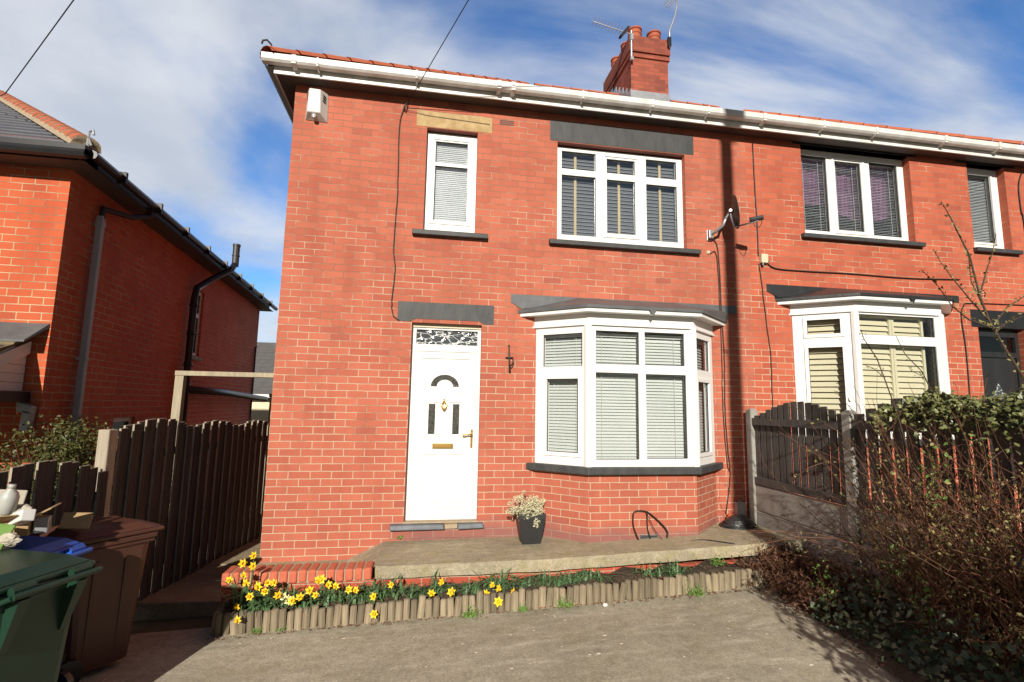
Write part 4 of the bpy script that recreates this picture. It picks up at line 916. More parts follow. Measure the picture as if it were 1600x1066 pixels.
def rails(F, u0, u1, zs, d, parent, mat, t=0.04, h=0.075):
    for z in zs:
        mb = MB(); mb.fbox(F, u0, u1, d, d+t, z, z+h); mb.build('rail', mat, parent)
LM = ['wood_dark', 'wood_pale']
edges = [(0.0,1.06,1.485,1.462,0.10),(1.07,1.99,1.462,1.44,0.075),(2.0,2.93,1.44,1.43,0.065),(2.94,3.9,1.43,1.42,0.065),(3.91,4.9,1.42,1.42,0.065)]
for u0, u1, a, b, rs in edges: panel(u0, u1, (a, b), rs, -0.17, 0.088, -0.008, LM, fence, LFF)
rails(LFF, 0, 4.9, (0.1, 1.2), 0.046, fence, 'wood_dark')
for u in (1.065, 2.93, 4.9):
    mb = MB(); mb.fbox(LFF, u-0.045, u+0.045, 0.047, 0.137, -0.4, 1.42); mb.build('post', 'wood_pale', fence)
mb = MB(); mb.fbox(LFF, -0.135, -0.03, 0.0, 0.10, -0.4, 1.50); mb.build('gate_post', 'wood_pale', fence, bevel=0.008)
low = thing('picket_fence', 'low dark scalloped fence panel behind the wheelie bins', 'fence', (fx(-1.8),-1.8,-0.2))
panel(-2.2, -1.17, (1.02,1.20), 0.10, -0.2, 0.088, 0.010, LM, low, LFF, two=True)
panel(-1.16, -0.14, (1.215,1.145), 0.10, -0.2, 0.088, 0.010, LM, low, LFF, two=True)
rails(LFF, -2.2, -0.14, (0.1, 0.9), 0.046, low, 'wood_dark')
mb = MB(); mb.fbox(LFF, -1.2, -1.13, 0.047, 0.12, -0.4, 1.1); mb.build('post', 'wood_dark', low)
# timber frame across the passage
pg = thing('timber_frame', 'pale timber post and crossbar spanning the passage between the houses', 'frame', (-1.2,1.5,-0.2))
mb = MB(); mb.hexa([(-1.69,1.45,-0.3),(-1.58,1.45,-0.3),(-1.58,1.55,-0.3),(-1.69,1.55,-0.3),(-1.665,1.45,2.10),(-1.56,1.45,2.10),(-1.56,1.55,2.10),(-1.665,1.55,2.10)]); mb.build('post', 'timber', pg)
mb = MB(); mb.box(-1.67,-0.02,1.44,1.55,2.1005,2.165); mb.build('crossbar', 'timber', pg, bevel=0.004)
pg = thing('timber_frame', 'smaller pale timber frame further back in the passage, near the house corner', 'frame', (-1.2,5.2,-0.2))
mb = MB(); mb.box(-1.48,-1.37,5.15,5.25,-0.3,1.86); mb.build('post', 'timber', pg)
mb = MB(); mb.box(-1.50,-0.02,5.15,5.25,1.861,1.93); mb.build('crossbar', 'timber', pg)

# ------------------------------------------------------------------ right fence
RF = frame((5.88,0,0), (0,-1,0), (1,0,0))
rf = thing('picket_fence', 'grey-brown picket fence with concrete posts and gravel boards on the right', 'fence', (5.88,-1.6,0.2))
RM = ['wood_grey', 'wood_pale']
posts = [0.13, 1.68, 3.30, 4.92]
for i, u in enumerate(posts):
    mb = MB(); z1 = 1.775; zb = 0.0
    mb.fbox(RF, u-0.05, u+0.05, -0.05, 0.06, zb, z1-0.02); mb.hexa([RF(u-0.05,-0.05,z1-0.0199),RF(u+0.05,-0.05,z1-0.0199),RF(u+0.05,0.06,z1-0.0199),RF(u-0.05,0.06,z1-0.0199),RF(u-0.02,-0.02,z1+0.01),RF(u+0.02,-0.02,z1+0.01),RF(u+0.02,0.03,z1+0.01),RF(u-0.02,0.03,z1+0.01)])
    mb.build('post', 'concrete_post', rf, bevel=0.004)
for (a, b), (e0, e1, rs, wd, gp) in zip(zip(posts, posts[1:]), ((1.67,1.72,0.165,0.086,0.025),(1.72,1.74,0.19,0.10,0.036),(1.74,1.76,0.19,0.10,0.034))):
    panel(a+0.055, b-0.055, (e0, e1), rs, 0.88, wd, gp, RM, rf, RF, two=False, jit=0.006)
    zl = 1.58+0.02*(a > 1)
    mb = MB(); mb.fbox(RF, a+0.053, b-0.053, -0.035, -0.003, zl, zl+0.085); mb.build('rail', 'wood_grey', rf)
    mb = MB(); mb.fbox(RF, a+0.053, b-0.053, -0.03, -0.003, 0.845+0.02*(a > 1), 0.93+0.02*(a > 1)); mb.build('rail', 'wood_grey', rf)
    for k in range(2):
        zb = 0.20+0.022*(a > 1)+0.318*k; mb = MB(); mb.fbox(RF, a+0.052, b-0.052, -0.022+0.004*k, 0.03, zb, zb+0.312); mb.build('gravel_board', 'gravel_board', rf, bevel=0.008)

# ------------------------------------------------------------------ bins and recycling
def wheelie(mat, label, loc, rotz, W=0.56, Dp=0.62, H=1.07, lidname='lid', recess=False):
    r = thing('wheelie_bin', label, 'bin', loc); r.rotation_euler = (0,0,rotz)
    mb = MB(); w0, d0, w1, d1 = W*0.40, Dp*0.36, W*0.47, Dp*0.47; zt = H-0.09
    n = 8
    def ring(t):
        w = w0+(w1-w0)*t; d = d0+(d1-d0)*t; z = 0.06+(zt-0.06)*t; rr = 0.06; P_ = []
        for cxx, cyy, a0 in ((w-rr,d-rr,0),(-w+rr,d-rr,90),(-w+rr,-d+rr,180),(w-rr,-d+rr,270)):
            for k in range(4): 
                a = R(a0+30*k); P_.append((cxx+rr*math.cos(a), cyy+rr*math.sin(a), z))
        return P_
    rg = [ring(i/n) for i in range(n+1)]
    for A, B in zip(rg, rg[1:]):
        for k in range(16): mb.poly([A[k], A[(k+1)%16], B[(k+1)%16], B[k]])
    mb.poly(list(reversed(rg[0])))
    body = mb.build('body', mat, r, local=True, smooth=False)
    for sx in (-1, 1):   # ribs on the sides
        for yy in (-0.10, 0.10):
            q = MB(); q.hexa([(sx*(w0+0.006),yy-0.02,0.15),(sx*(w0-0.01),yy-0.02,0.15),(sx*(w0-0.01),yy+0.02,0.15),(sx*(w0+0.006),yy+0.02,0.15),(sx*(w1+0.006),yy-0.02,zt-0.12),(sx*(w1-0.012),yy-0.02,zt-0.12),(sx*(w1-0.012),yy+0.02,zt-0.12),(sx*(w1+0.006),yy+0.02,zt-0.12)])
            q.build('rib', mat, r, local=True, bevel=0.005)
    q = MB(); e = 0.022
    for z0, z1, g in ((zt-0.05, zt-0.02, 0.012), (zt-0.019, zt+0.025, e)):
        q.prism([(-w1-g,-d1-g),(w1+g,-d1-g),(w1+g,d1+g),(-w1-g,d1+g)], z0, z1)
    q.build('rim', mat, r, local=True, bevel=0.012)
    q = MB(); lz = zt+0.027; lw, ld = w1+0.032, d1+0.03
    q.prism([(-lw,-ld-0.035),(-lw*0.45,-ld-0.06),(lw*0.45,-ld-0.06),(lw,-ld-0.035),(lw,ld),(-lw,ld)], lz, lz+0.03)
    q.hexa([(-lw*0.96,-ld*0.98,lz+0.0301),(lw*0.96,-ld*0.98,lz+0.0301),(lw*0.96,ld*0.96,lz+0.0301),(-lw*0.96,ld*0.96,lz+0.0301),(-lw*0.70,-ld*0.62,lz+0.085),(lw*0.70,-ld*0.62,lz+0.085),(lw*0.72,ld*0.70,lz+0.075),(-lw*0.72,ld*0.70,lz+0.075)])
    lid = q.build('lid', mat, r, local=True, bevel=0.014, seg=3)
    hy = d1+0.085; hz_ = lz+0.01
    for sx in (-0.62, 0.62):
        q = MB()
        q.tube([(sx*w1-0.055,hy-0.025,hz_),(sx*w1+0.055,hy-0.025,hz_)], 0.022, 12)
        q.hexa([(sx*w1-0.035,d1-0.02,lz-0.03),(sx*w1+0.035,d1-0.02,lz-0.03),(sx*w1+0.035,hy,lz-0.03),(sx*w1-0.035,hy,lz-0.03),(sx*w1-0.035,d1-0.02,lz+0.02),(sx*w1+0.035,d1-0.02,lz+0.02),(sx*w1+0.035,hy,lz+0.01),(sx*w1-0.035,hy,lz+0.01)])
        q.hexa([(sx*w1-0.018,d1-0.03,zt-0.28),(sx*w1+0.018,d1-0.03,zt-0.28),(sx*w1+0.018,d1-0.01,zt-0.28),(sx*w1-0.018,d1-0.01,zt-0.28),(sx*w1-0.03,d1,lz-0.04),(sx*w1+0.03,d1,lz-0.04),(sx*w1+0.03,hy,lz-0.04),(sx*w1-0.03,hy,lz-0.04)])
        q.build('hinge', mat, r, local=True)
    q = MB(); q.tube([(-w1*0.95,hy+0.02,hz_-0.015),(w1*0.95,hy+0.02,hz_-0.015)], 0.016, 10)
    for sx in (-0.95, 0.0, 0.95): q.tube([(sx*w1,d1,hz_-0.06),(sx*w1,hy+0.02,hz_-0.015)], 0.014, 8)
    q.build('handle', mat, r, local=True)
    for sx in (-1, 1):
        q = MB(); q.lathe([(0.06,-0.024),(0.098,-0.022),(0.10,0.0),(0.098,0.022),(0.06,0.024)], (sx*(w0+0.04), d0+0.02, 0.1), 20, axis=Vector((1,0,0)))
        q.build('wheel', 'black', r, local=True)
    return r
zb_ = zd(-0.8)
wheelie('green_bin', 'dark green wheelie bin in the bottom left corner, nearest the camera', (-0.55,-2.80,-0.235), R(-107.5), W=0.52, Dp=0.60, H=1.09)
wheelie('brown_bin', 'brown wheelie bin standing against the tall dark fence', (-0.72,-1.62,-0.23), R(143), W=0.52, Dp=0.56, H=1.03)
wheelie('blue_bin', 'bright blue bin squeezed between the green and brown wheelie bins', (-0.85,-2.24,-0.235), R(-100), W=0.44, Dp=0.46, H=1.05)
def rbox(name, label, cat, c, s, rot, mat, bev=0.004, open_top=False, group=None):
    o = None; mb = MB(); a, b, h = s[0]/2, s[1]/2, s[2]
    if open_top:
        t = 0.012
        for x0, x1, y0, y1 in ((-a,a,-b,-b+t),(-a,a,b-t,b),(-a,-a+t,-b+t,b-t),(a-t,a,-b+t,b-t)): mb.box(x0,x1,y0,y1,0,h)
        mb.box(-a+t,a-t,-b+t,b-t,0,t)
        mb.hexa([(-a,-b,h),(a,-b,h),(a,-b+t,h),(-a,-b+t,h),(-a+0.02,-b-0.11,h+0.04),(a-0.03,-b-0.12,h+0.05),(a-0.03,-b-0.11,h+0.055),(-a+0.02,-b-0.10,h+0.045)])
        mb.hexa([(a-t,-b,h),(a,-b,h),(a,b,h),(a-t,b,h),(a+0.09,-b+0.02,h+0.06),(a+0.1,-b+0.02,h+0.055),(a+0.1,b-0.02,h+0.055),(a+0.09,b-0.02,h+0.06)])
    else: mb.box(-a,a,-b,b,0,h)
    o = mb.build(name, mat, None, bevel=bev); o.location = c; o.rotation_euler = (R(rot[0]),R(rot[1]),R(rot[2])); return tag(o, label, cat, group)
TB = 0.905
rbox('cardboard_box', 'open cardboard box heaped on the blue bin beside the low fence', 'box', (-0.90,-2.30,TB), (0.30,0.24,0.10), (0,0,18), 'card', open_top=True)
rbox('cardboard_sheet', 'tan piece of cardboard leaning on the brown bin lid', 'cardboard', (-0.70,-1.96,0.855), (0.17,0.012,0.12), (-38,6,24), 'card')
rbox('orange_tub', 'orange plastic tub at the left edge above the green bin lid', 'tub', (-0.86,-2.56,0.86), (0.16,0.12,0.075), (0,0,12), 'orange', 0.012)
mb = MB(); mb.lathe([(0.05,0),(0.062,0.01),(0.062,0.13),(0.05,0.165),(0.022,0.195),(0.022,0.215)], (0,0,0), 16); mb.lathe([(0.024,0.2),(0.024,0.23)], (0,0,0), 12)
mj = mb.build('plastic_bottle', 'milky', None, smooth=True); mj.location = (-0.885,-2.33,1.035); mj.scale = (0.8, 0.8, 0.8); mj.rotation_euler = (R(6),R(5),R(40)); tag(mj, 'milky plastic bottle standing on the cardboard box by the low fence', 'bottle')
def crumple(name, label, cat, c, r, mat, seed):
    q = random.Random(seed); bm = bmesh.new(); bmesh.ops.create_icosphere(bm, subdivisions=3, radius=r)
    for v in bm.verts: v.co = Vector((v.co.x*1.25, v.co.y, v.co.z*0.75)) * (0.78+0.42*abs(math.sin(v.co.x*61+q.random()*2)*math.cos(v.co.y*47)*1.0)+q.uniform(0,0.12))
    me = bpy.data.meshes.new(name); bm.to_mesh(me); bm.free(); me.materials.append(MT[mat]); o = bpy.data.objects.new(name, me); COL.objects.link(o); o.location = c; return tag(o, label, cat)
for (nm, lab, ct, c_, sz, ro_, mt_) in (('carton','small white drinks carton lying across the cardboard box edge','carton',(-0.80,-2.36,1.0),(0.07,0.07,0.17),(72,10,50),'white_old'),('food_tin','dull metal tin on the blue bin next to the cardboard box','tin',(-0.70,-2.28,0.905),(0.075,0.075,0.10),(0,0,20),'metal'),('carton','flattened green carton leaning on the crumpled paper by the green bin','carton',(-0.76,-2.60,0.88),(0.11,0.02,0.16),(-35,12,15),'weed'),('cardboard_sheet','pale torn card standing up behind the milky bottle','cardboard',(-0.98,-2.24,1.0),(0.20,0.012,0.17),(-14,8,30),'paper')):
    rbox(nm, lab, ct, c_, sz, ro_, mt_, 0.006)
crumple('paper_bag', 'crumpled beige paper bag lying left of the blue bin lid', 'paper', (-0.80,-2.47,0.90), 0.065, 'paper', 1)
crumple('paper_bag', 'crumpled pale paper stuffed in the cardboard box', 'paper', (-0.84,-2.27,1.03), 0.06, 'paper', 2)
crumple('plastic_bag', 'grey plastic bag spilling over the blue bin', 'bag', (-0.95,-2.17,0.99), 0.085, 'milky', 3)
crumple('paper_bag', 'small crumpled paper on top of the green bin edge', 'paper', (-0.70,-2.54,0.925), 0.045, 'paper', 4)

# ------------------------------------------------------------------ things on the wall
al = thing('alarm_box', 'off-white burglar alarm box high on the wall near the house corner', 'alarm', (0.27,0,5.35))
mb = MB()
fr = [(0.135,5.18),(0.405,5.165),(0.395,5.545),(0.145,5.555)]; ft = [(0.178,5.165+0.07),(0.330,5.165+0.07),(0.318,5.535),(0.188,5.54)]
def hexy(f, b, yb, yf): return [(f[0][0],yb,f[0][1]),(f[1][0],yb,f[1][1]),(f[2][0],yb,f[2][1]),(f[3][0],yb,f[3][1]),(b[0][0],yf,b[0][1]),(b[1][0],yf,b[1][1]),(b[2][0],yf,b[2][1]),(b[3][0],yf,b[3][1])]
mb.hexa(hexy(fr, ft, 0.0, -0.115)); mb.build('case', 'offwhite', al, bevel=0.012, seg=3)
mb = MB(); mb.lathe([(0.030,0),(0.030,0.012),(0.02,0.028),(0.0,0.032)], (0.256,-0.075,5.205), 16, axis=Vector((0,-0.75,-0.7))); mb.build('lamp', 'lens', al, smooth=True)
for sx in (0, 1):
    mb = MB()
    for k in range(3):
        z = 5.40+k*0.035
        if sx: a, b = 0.347, 0.375; mb.hexa([(a,-0.088,z),(b,-0.045,z-0.012),(b,-0.040,z-0.012),(a,-0.08,z),(a,-0.091,z+0.018),(b,-0.048,z+0.006),(b,-0.04,z+0.006),(a,-0.08,z+0.018)])
        else: a, b = 0.152, 0.172; mb.hexa([(a,-0.038,z),(b,-0.085,z),(b,-0.08,z),(a,-0.03,z),(a,-0.040,z+0.018),(b,-0.090,z+0.018),(b,-0.08,z+0.018),(a,-0.03,z+0.018)])
    mb.build('vent', 'black', al)
def cable(name, pts, r, label, mat='cable', cat='cable', y=None, wig=0.0):
    mb = MB(); P_ = [Vector((p[0], -0.014 if len(p) == 2 else p[1], p[-1])) for p in pts]; Q = []
    for i in range(len(P_)-1):     # Catmull-Rom
        p0, p1, p2, p3 = P_[max(i-1,0)], P_[i], P_[i+1], P_[min(i+2,len(P_)-1)]
        for k in range(6):
            t = k/6; Q.append(0.5*((2*p1)+(p2-p0)*t+(2*p0-5*p1+4*p2-p3)*t*t+(3*p1-p0-3*p2+p3)*t**3) + Vector((rnd.uniform(-wig,wig),0,0)))
    Q.append(P_[-1]); mb.tube(Q, r, 6); return tag(mb.build(name, mat, None, smooth=True), label, cat)
cable('cable', [(1.326,5.552),(1.262,5.2),(1.276,4.36),(1.261,3.666),(1.289,3.388),(1.27,2.992),(1.292,2.822),(1.362,2.763)], 0.0065, 'thin dark cable running down the brick wall left of the front door lintel', 'brown_cable', wig=0.003)
cable('cable', [(5.474,4.063),(5.564,3.926),(5.581,3.129),(5.601,2.44),(5.584,1.766),(5.601,1.273),(5.626,0.989),(5.596,0.709),(5.541,0.448)], 0.007, 'dark cable dropping from the satellite dish to the wall foot', 'brown_cable', wig=0.004)
cable('cable', [(5.448,3.864),(5.542,3.834),(5.562,3.128),(5.564,2.438),(5.557,1.766),(5.585,1.111),(5.625,0.965)], 0.006, 'second cable from the pale wall plug beneath the dish', 'brown_cable', wig=0.004)
cable('cable', [(6.159,5.544),(6.163,4.801),(6.173,4.382),(6.168,3.877)], 0.007, 'black cable from the eaves down to the cream junction box', wig=0.002)
cable('cable', [(6.172,3.768),(6.199,3.517),(6.259,2.809),(6.289,2.462),(6.279,1.904),(6.28,0.9)], 0.006, 'dark cable below the cream junction box, left of the black-roofed bay', 'brown_cable', wig=0.003)
cable('cable', [(6.273,3.838),(6.404,3.719),(6.901,3.704),(7.617,3.712),(8.572,3.703),(9.461,3.737)], 0.009, 'black cable sagging sideways from the cream junction box', wig=0.0)
cable('cable', [(10.9,3.42),(10.574,3.407),(9.647,3.389),(9.484,3.342),(9.426,3.129),(9.451,2.658),(9.431,1.6)], 0.007, 'dark cable bending down beside the black door lintel', wig=0.002)
cable('cable', [(10.83,5.55),(10.734,5.319),(10.727,4.901),(10.755,4.7),(10.76,3.45)], 0.009, 'black cable right of the far upstairs window', wig=0.0)
jb = thing('junction_box', 'cream plastic junction box on the wall above the fence', 'box', (6.23,0,3.85)); mb = MB(); mb.box(6.19,6.29,-0.055,0,3.775,3.90); mb.build('case', 'cream', jb, bevel=0.006)
mb = MB(); mb.tube([(6.22,-0.03,3.775),(6.22,-0.03,3.74)], 0.022, 10); mb.tube([(6.29,-0.03,3.81),(6.315,-0.03,3.80)], 0.014, 8); mb.build('gland', 'black', jb)
sd = thing('satellite_dish', 'dark grey satellite dish on a bracket beside the upstairs window', 'satellite dish', (5.45,0,4.12))
mb = MB(); mb.box(5.405,5.475,-0.02,0,4.04,4.19); mb.box(5.41,5.47,-0.075,-0.02,4.06,4.17); mb.build('wall_plate', 'metal', sd, bevel=0.004)
dc = Vector((5.615,-0.30,4.345)); dn = Vector((0.90,-0.42,0.12)).normalized()
mb = MB(); mb.tube([(5.44,-0.05,4.115),(5.47,-0.13,4.13),(5.535,-0.20,4.20),(5.555,-0.245,4.30)], 0.019, 10); mb.build('mast', 'metal', sd, smooth=True)
mb = MB(); su_ = dn.cross(Vector((0,0,1))).normalized(); sv = su_.cross(dn); K = 28
def dp(r, t, off): return dc + su_*(r*math.cos(t)*0.205) + sv*(r*math.sin(t)*0.225) + dn*(off + 0.04*r*r)
for i in range(5):
    for k in range(K):
        t0, t1 = 2*math.pi*k/K, 2*math.pi*(k+1)/K
        mb.poly([dp(i/5,t0,0),dp((i+1)/5,t0,0),dp((i+1)/5,t1,0),dp(i/5,t1,0)]); mb.poly([dp(i/5,t0,-0.006),dp(i/5,t1,-0.006),dp((i+1)/5,t1,-0.006),dp((i+1)/5,t0,-0.006)])
for k in range(K): t0, t1 = 2*math.pi*k/K, 2*math.pi*(k+1)/K; mb.poly([dp(1,t0,0),dp(1,t1,0),dp(1,t1,-0.006),dp(1,t0,-0.006)])
mb.build('reflector', 'dark_metal', sd, smooth=False)
mb = MB(); b0 = dc-dn*0.03; b1 = dc-sv*0.2-dn*0.005
mb.tube([(5.545,-0.25,4.285), b0+sv*0.02, b0-sv*0.05, b1], 0.016, 6); mb.tube([b0+su_*0.05+sv*0.02, b0-su_*0.05+sv*0.02], 0.02, 6); mb.build('bracket', 'metal', sd)
ln_ = Vector((5.84,-0.50,4.205)); mb = MB(); mb.tube([b1, ln_+Vector((0.0,0.0,-0.03))], 0.011, 6); mb.build('arm', 'metal', sd)
mb = MB(); mb.tube([ln_+Vector((-0.085,0.06,-0.005)), ln_+Vector((0.05,-0.03,0.01))], 0.032, 10); mb.tube([ln_+Vector((-0.05,0.03,0.0)), ln_+Vector((-0.04,0.03,-0.09)), ln_+Vector((0.0,0.0,-0.12)), ln_+Vector((0.03,-0.02,-0.07)), ln_+Vector((0.03,-0.02,-0.01))], 0.005, 5); mb.build('receiver', 'dark_metal', sd)
mb = MB(); mb.lathe([(0.03,0),(0.028,0.01),(0.012,0.03)], (5.425,0,3.875), 10, axis=Vector((0,-1,0))); tag(mb.build('wall_plug', 'cream', None), 'pale round cable plug on the wall under the dish', 'plug')
hk = thing('plant_hook', 'black iron hanging bracket on the wall between door and bay', 'bracket', (2.71,0,2.33)); mb = MB()
mb.tube([(2.706,-0.008,2.50),(2.712,-0.01,2.34),(2.722,-0.012,2.17)], [0.008,0.011,0.014], 8); mb.box(2.665,2.76,-0.022,-0.002,2.345,2.363); mb.tube([(2.712,-0.015,2.26),(2.73,-0.06,2.25),(2.745,-0.08,2.29),(2.75,-0.07,2.33)], 0.008, 6); mb.lathe([(0.0,0),(0.015,0.008),(0.0,0.02)], (2.706,-0.01,2.495), 8); mb.build('arm', 'iron', hk, smooth=True)
mt_ = thing('meter_box', 'small grey box at the foot of the wall beside the fence post', 'box', (5.73,0,0.52)); mb = MB(); mb.box(5.665,5.79,-0.075,0,0.435,0.60); mb.box(5.70,5.75,-0.05,-0.01,0.601,0.615); mb.build('case', 'metal', mt_, bevel=0.006)
mb = MB(); mb.lathe([(0.035,0.36),(0.05,0.39),(0.045,0.44),(0.035,0.455)], (5.58,-0.07,0), 12); mb.lathe([(0.055,0.40),(0.06,0.41),(0.055,0.42)], (5.58,-0.07,0), 12); tag(mb.build('drain_cap', 'orange', None), 'small orange clay pipe end under the grey meter box', 'pipe')
hm = MB(); 
for k in range(9): 
    r = 0.215-0.012*k-0.0016*k*k; a0 = rnd.uniform(0,6)
    hm.tube([(5.60+r*math.cos(a0+2*math.pi*j/26)*1.08, -0.20+r*math.sin(a0+2*math.pi*j/26)*0.8, 0.335+k*0.0165+0.006*math.sin(j*0.9+k)) for j in range(27)], 0.0125, 6)
hm.lathe([(0.20,0.32),(0.19,0.36),(0.15,0.42),(0.08,0.465),(0.0,0.475)], (5.60,-0.20,0), 24, sy=0.8)
tag(hm.build('coiled_rope', 'felt', None), 'dark mound of coiled hose on the patio beside the bay', 'coil')
cable('loose_cable', [(4.172,-0.49,0.247),(4.106,-0.475,0.416),(4.1,-0.475,0.536),(4.123,-0.475,0.591),(4.224,-0.48,0.597),(4.301,-0.48,0.567),(4.424,-0.49,0.466),(4.508,-0.49,0.365),(4.50,-0.52,0.262),(4.62,-0.62,0.285),(4.85,-0.68,0.312),(5.08,-0.9,0.322)], 0.008, 'loop of loose black cable standing against the bay wall and trailing over the patio')
cable('loose_cable', [(4.272,-0.47,0.578),(4.277,-0.465,0.408),(4.312,-0.48,0.262)], 0.007, 'short upright strand of loose cable in front of the air brick')
cable('loose_cable', [(4.249,-0.50,0.588),(4.354,-0.50,0.383),(4.452,-0.53,0.262)], 0.004, 'thin slanting strand of loose wire against the bay wall')
# aerials and overhead wires
ae = thing('tv_aerial', 'ladder shaped aerial pointing left from the chimney corner', 'aerial', (5.62,2.93,9.0))
mb = MB(); mb.tube([(5.625,2.93,8.85),(5.63,2.93,9.52)], 0.02, 8); mb.build('mast', 'metal', ae)
mb = MB(); pa, pb = Vector((4.80,2.93,9.60)), Vector((5.64,2.93,9.43)); mb.tube([pa, pb], 0.011, 6)
for k in range(9): 
    c = pa+(pb-pa)*(0.02+k*0.085); mb.tube([c+Vector((-0.03,0.06,-0.06)), c+Vector((0.03,-0.06,0.06))], 0.0065, 5)
mb.build('boom', 'metal', ae)
mb = MB(); c = pa+(pb-pa)*0.80; mb.hexa([tuple(c+Vector(v)) for v in ((-0.11,-0.05,-0.12),(-0.07,-0.05,-0.14),(-0.07,0.05,-0.14),(-0.11,0.05,-0.12),(0.07,-0.05,0.12),(0.11,-0.05,0.10),(0.11,0.05,0.10),(0.07,0.05,0.12))]); mb.build('reflector', 'black', ae)
for za, zb in ((9.30,9.44),(8.85,8.92)): mb = MB(); mb.box(5.60,5.66,2.90,2.955,za,zb); mb.build('clamp', 'metal', ae)
ae = thing('tv_aerial', 'tall bent aerial pole rising from the right corner of the chimney', 'aerial', (6.49,2.93,9.3))
mb = MB(); mb.tube([(6.47,2.92,9.25),(6.47,2.92,9.62),(6.60,2.92,9.98),(6.65,2.92,10.2),(6.655,2.92,10.75)], 0.018, 8); mb.build('mast', 'metal', ae, smooth=True)
mb = MB(); mb.tube([(6.665,2.92,10.55),(6.40,2.92,10.17)], 0.010, 6)
for k in range(7):
    c = Vector((6.665,2.92,10.55)).lerp(Vector((6.40,2.92,10.17)), 0.15+k*0.13); mb.tube([c+Vector((-0.07,0,0.05)), c+Vector((0.07,0,-0.05))], 0.006, 5)
mb.build('boom', 'metal', ae)
mb = MB(); mb.box(6.43,6.50,2.90,2.955,9.27,9.48); mb.build('clamp', 'black', ae)
PX, PY = 3.95, -8.2
pl_ = thing('utility_pole', 'tall brown timber utility pole in the street', 'pole', (PX,PY,0))
mb = MB(); mb.tube([(PX,PY,-0.2),(PX,PY,5),(PX,PY,10.6)], [0.125,0.105,0.085], 16); mb.build('shaft', 'pole', pl_, smooth=True)
mb = MB(); mb.box(PX-0.13,PX+0.13,PY-0.13,PY+0.13,9.25,9.55); mb.tube([(PX-0.11,PY,6.2),(PX-0.16,PY,6.25)], 0.02, 6); mb.build('bracket', 'dark_metal', pl_)
def wire(pts, r, label): mb = MB(); mb.tube(pts, r, 5); return tag(mb.build('overhead_wire', 'cable', None, smooth=True), label, 'wire')
wire([(1.335,-0.03,5.50),(2.006,-1.2,6.07),(2.62,-2.8,6.92),(PX-0.12,PY,9.6)], 0.0055, 'overhead wire sloping down to the wall above the yellow stone lintel')
wire([(-9.0,6.2,7.7),(-3.52,0.62,5.46),(-2.04,-0.67,5.866),(PX-0.12,PY,9.7)], 0.006, 'overhead wire crossing the sky at the top left corner')
mb = MB(); mb.tube([(1.315,0.0,5.44),(1.325,-0.05,5.445),(1.335,-0.06,5.50),(1.35,-0.03,5.56)], 0.008, 6); mb.tube([(1.33,-0.02,5.45),(1.6,-0.012,5.41),(2.4,-0.012,5.38)], 0.003, 4); tag(mb.build('wire_hook', 'iron', None), 'iron eye anchoring the overhead wire to the wall', 'hook')

# ------------------------------------------------------------------ planter
pp = thing('planter', 'tall square tapered charcoal planter in front of the wall by the bay', 'planter', (2.94,-0.25,0.225))
mb = MB(); c = (2.945,-0.255); a, b = 0.105, 0.155; zt_ = 0.565; z0_ = 0.232
mb.hexa([(c[0]-a,c[1]-a,z0_),(c[0]+a,c[1]-a,z0_),(c[0]+a,c[1]+a,z0_),(c[0]-a,c[1]+a,z0_),(c[0]-b,c[1]-b,zt_-0.03),(c[0]+b,c[1]-b,zt_-0.03),(c[0]+b,c[1]+b,zt_-0.03),(c[0]-b,c[1]+b,zt_-0.03)])
for x0_, x1_, y0_, y1_ in ((-b,b,-b,-b+0.015),(-b,b,b-0.015,b),(-b,-b+0.015,-b+0.015,b-0.015),(b-0.015,b,-b+0.015,b-0.015)): mb.box(c[0]+x0_,c[0]+x1_,c[1]+y0_,c[1]+y1_,zt_-0.031,zt_)
pp.rotation_euler = (0,0,0); mb.build('pot', 'pot_black', pp, bevel=0.008)
mb = MB(); mb.box(c[0]-0.12,c[0]+0.12,c[1]-0.12,c[1]+0.12,zt_-0.029,zt_-0.012); mb.build('compost', 'soil', pp)
# foliage helpers
def leaf(mb, c, s, q, m=0, asp=0.55, nrm=None):
    n = Vector((q.gauss(0,1), q.gauss(0,1), q.gauss(0,1))) if nrm is None else Vector(nrm)+Vector((q.gauss(0,0.5),q.gauss(0,0.5),q.gauss(0,0.5)))
    n.normalize(); a = n.orthogonal().normalized(); a = Matrix.Rotation(q.uniform(0,6.28),3,n) @ a; b = n.cross(a); c = Vector(c)
    mb.poly([c-a*s, c+b*s*asp-a*s*0.1+n*s*0.12, c+a*s, c-b*s*asp-a*s*0.1+n*s*0.12], m)
def ivy_leaf(mb, c, s, q, m=0, nrm=None):
    n = Vector(nrm or (-0.4,-0.5,0.8))+Vector((q.gauss(0,0.55),q.gauss(0,0.55),q.gauss(0,0.55))); n.normalize()
    a = n.orthogonal().normalized(); a = Matrix.Rotation(q.uniform(0,6.28),3,n) @ a; b = n.cross(a); c = Vector(c); k = n*s*0.15
    P_ = [(-0.8,0),(-0.75,0.6),(-0.1,0.85),(0.15,0.45),(1.0,0),(0.15,-0.45),(-0.1,-0.85),(-0.75,-0.6)]
    mb.poly([c+a*(x*s)+b*(y*s)+k*abs(y) for x, y in P_], m)
q = random.Random(11)
ht_ = MB(); st = MB()
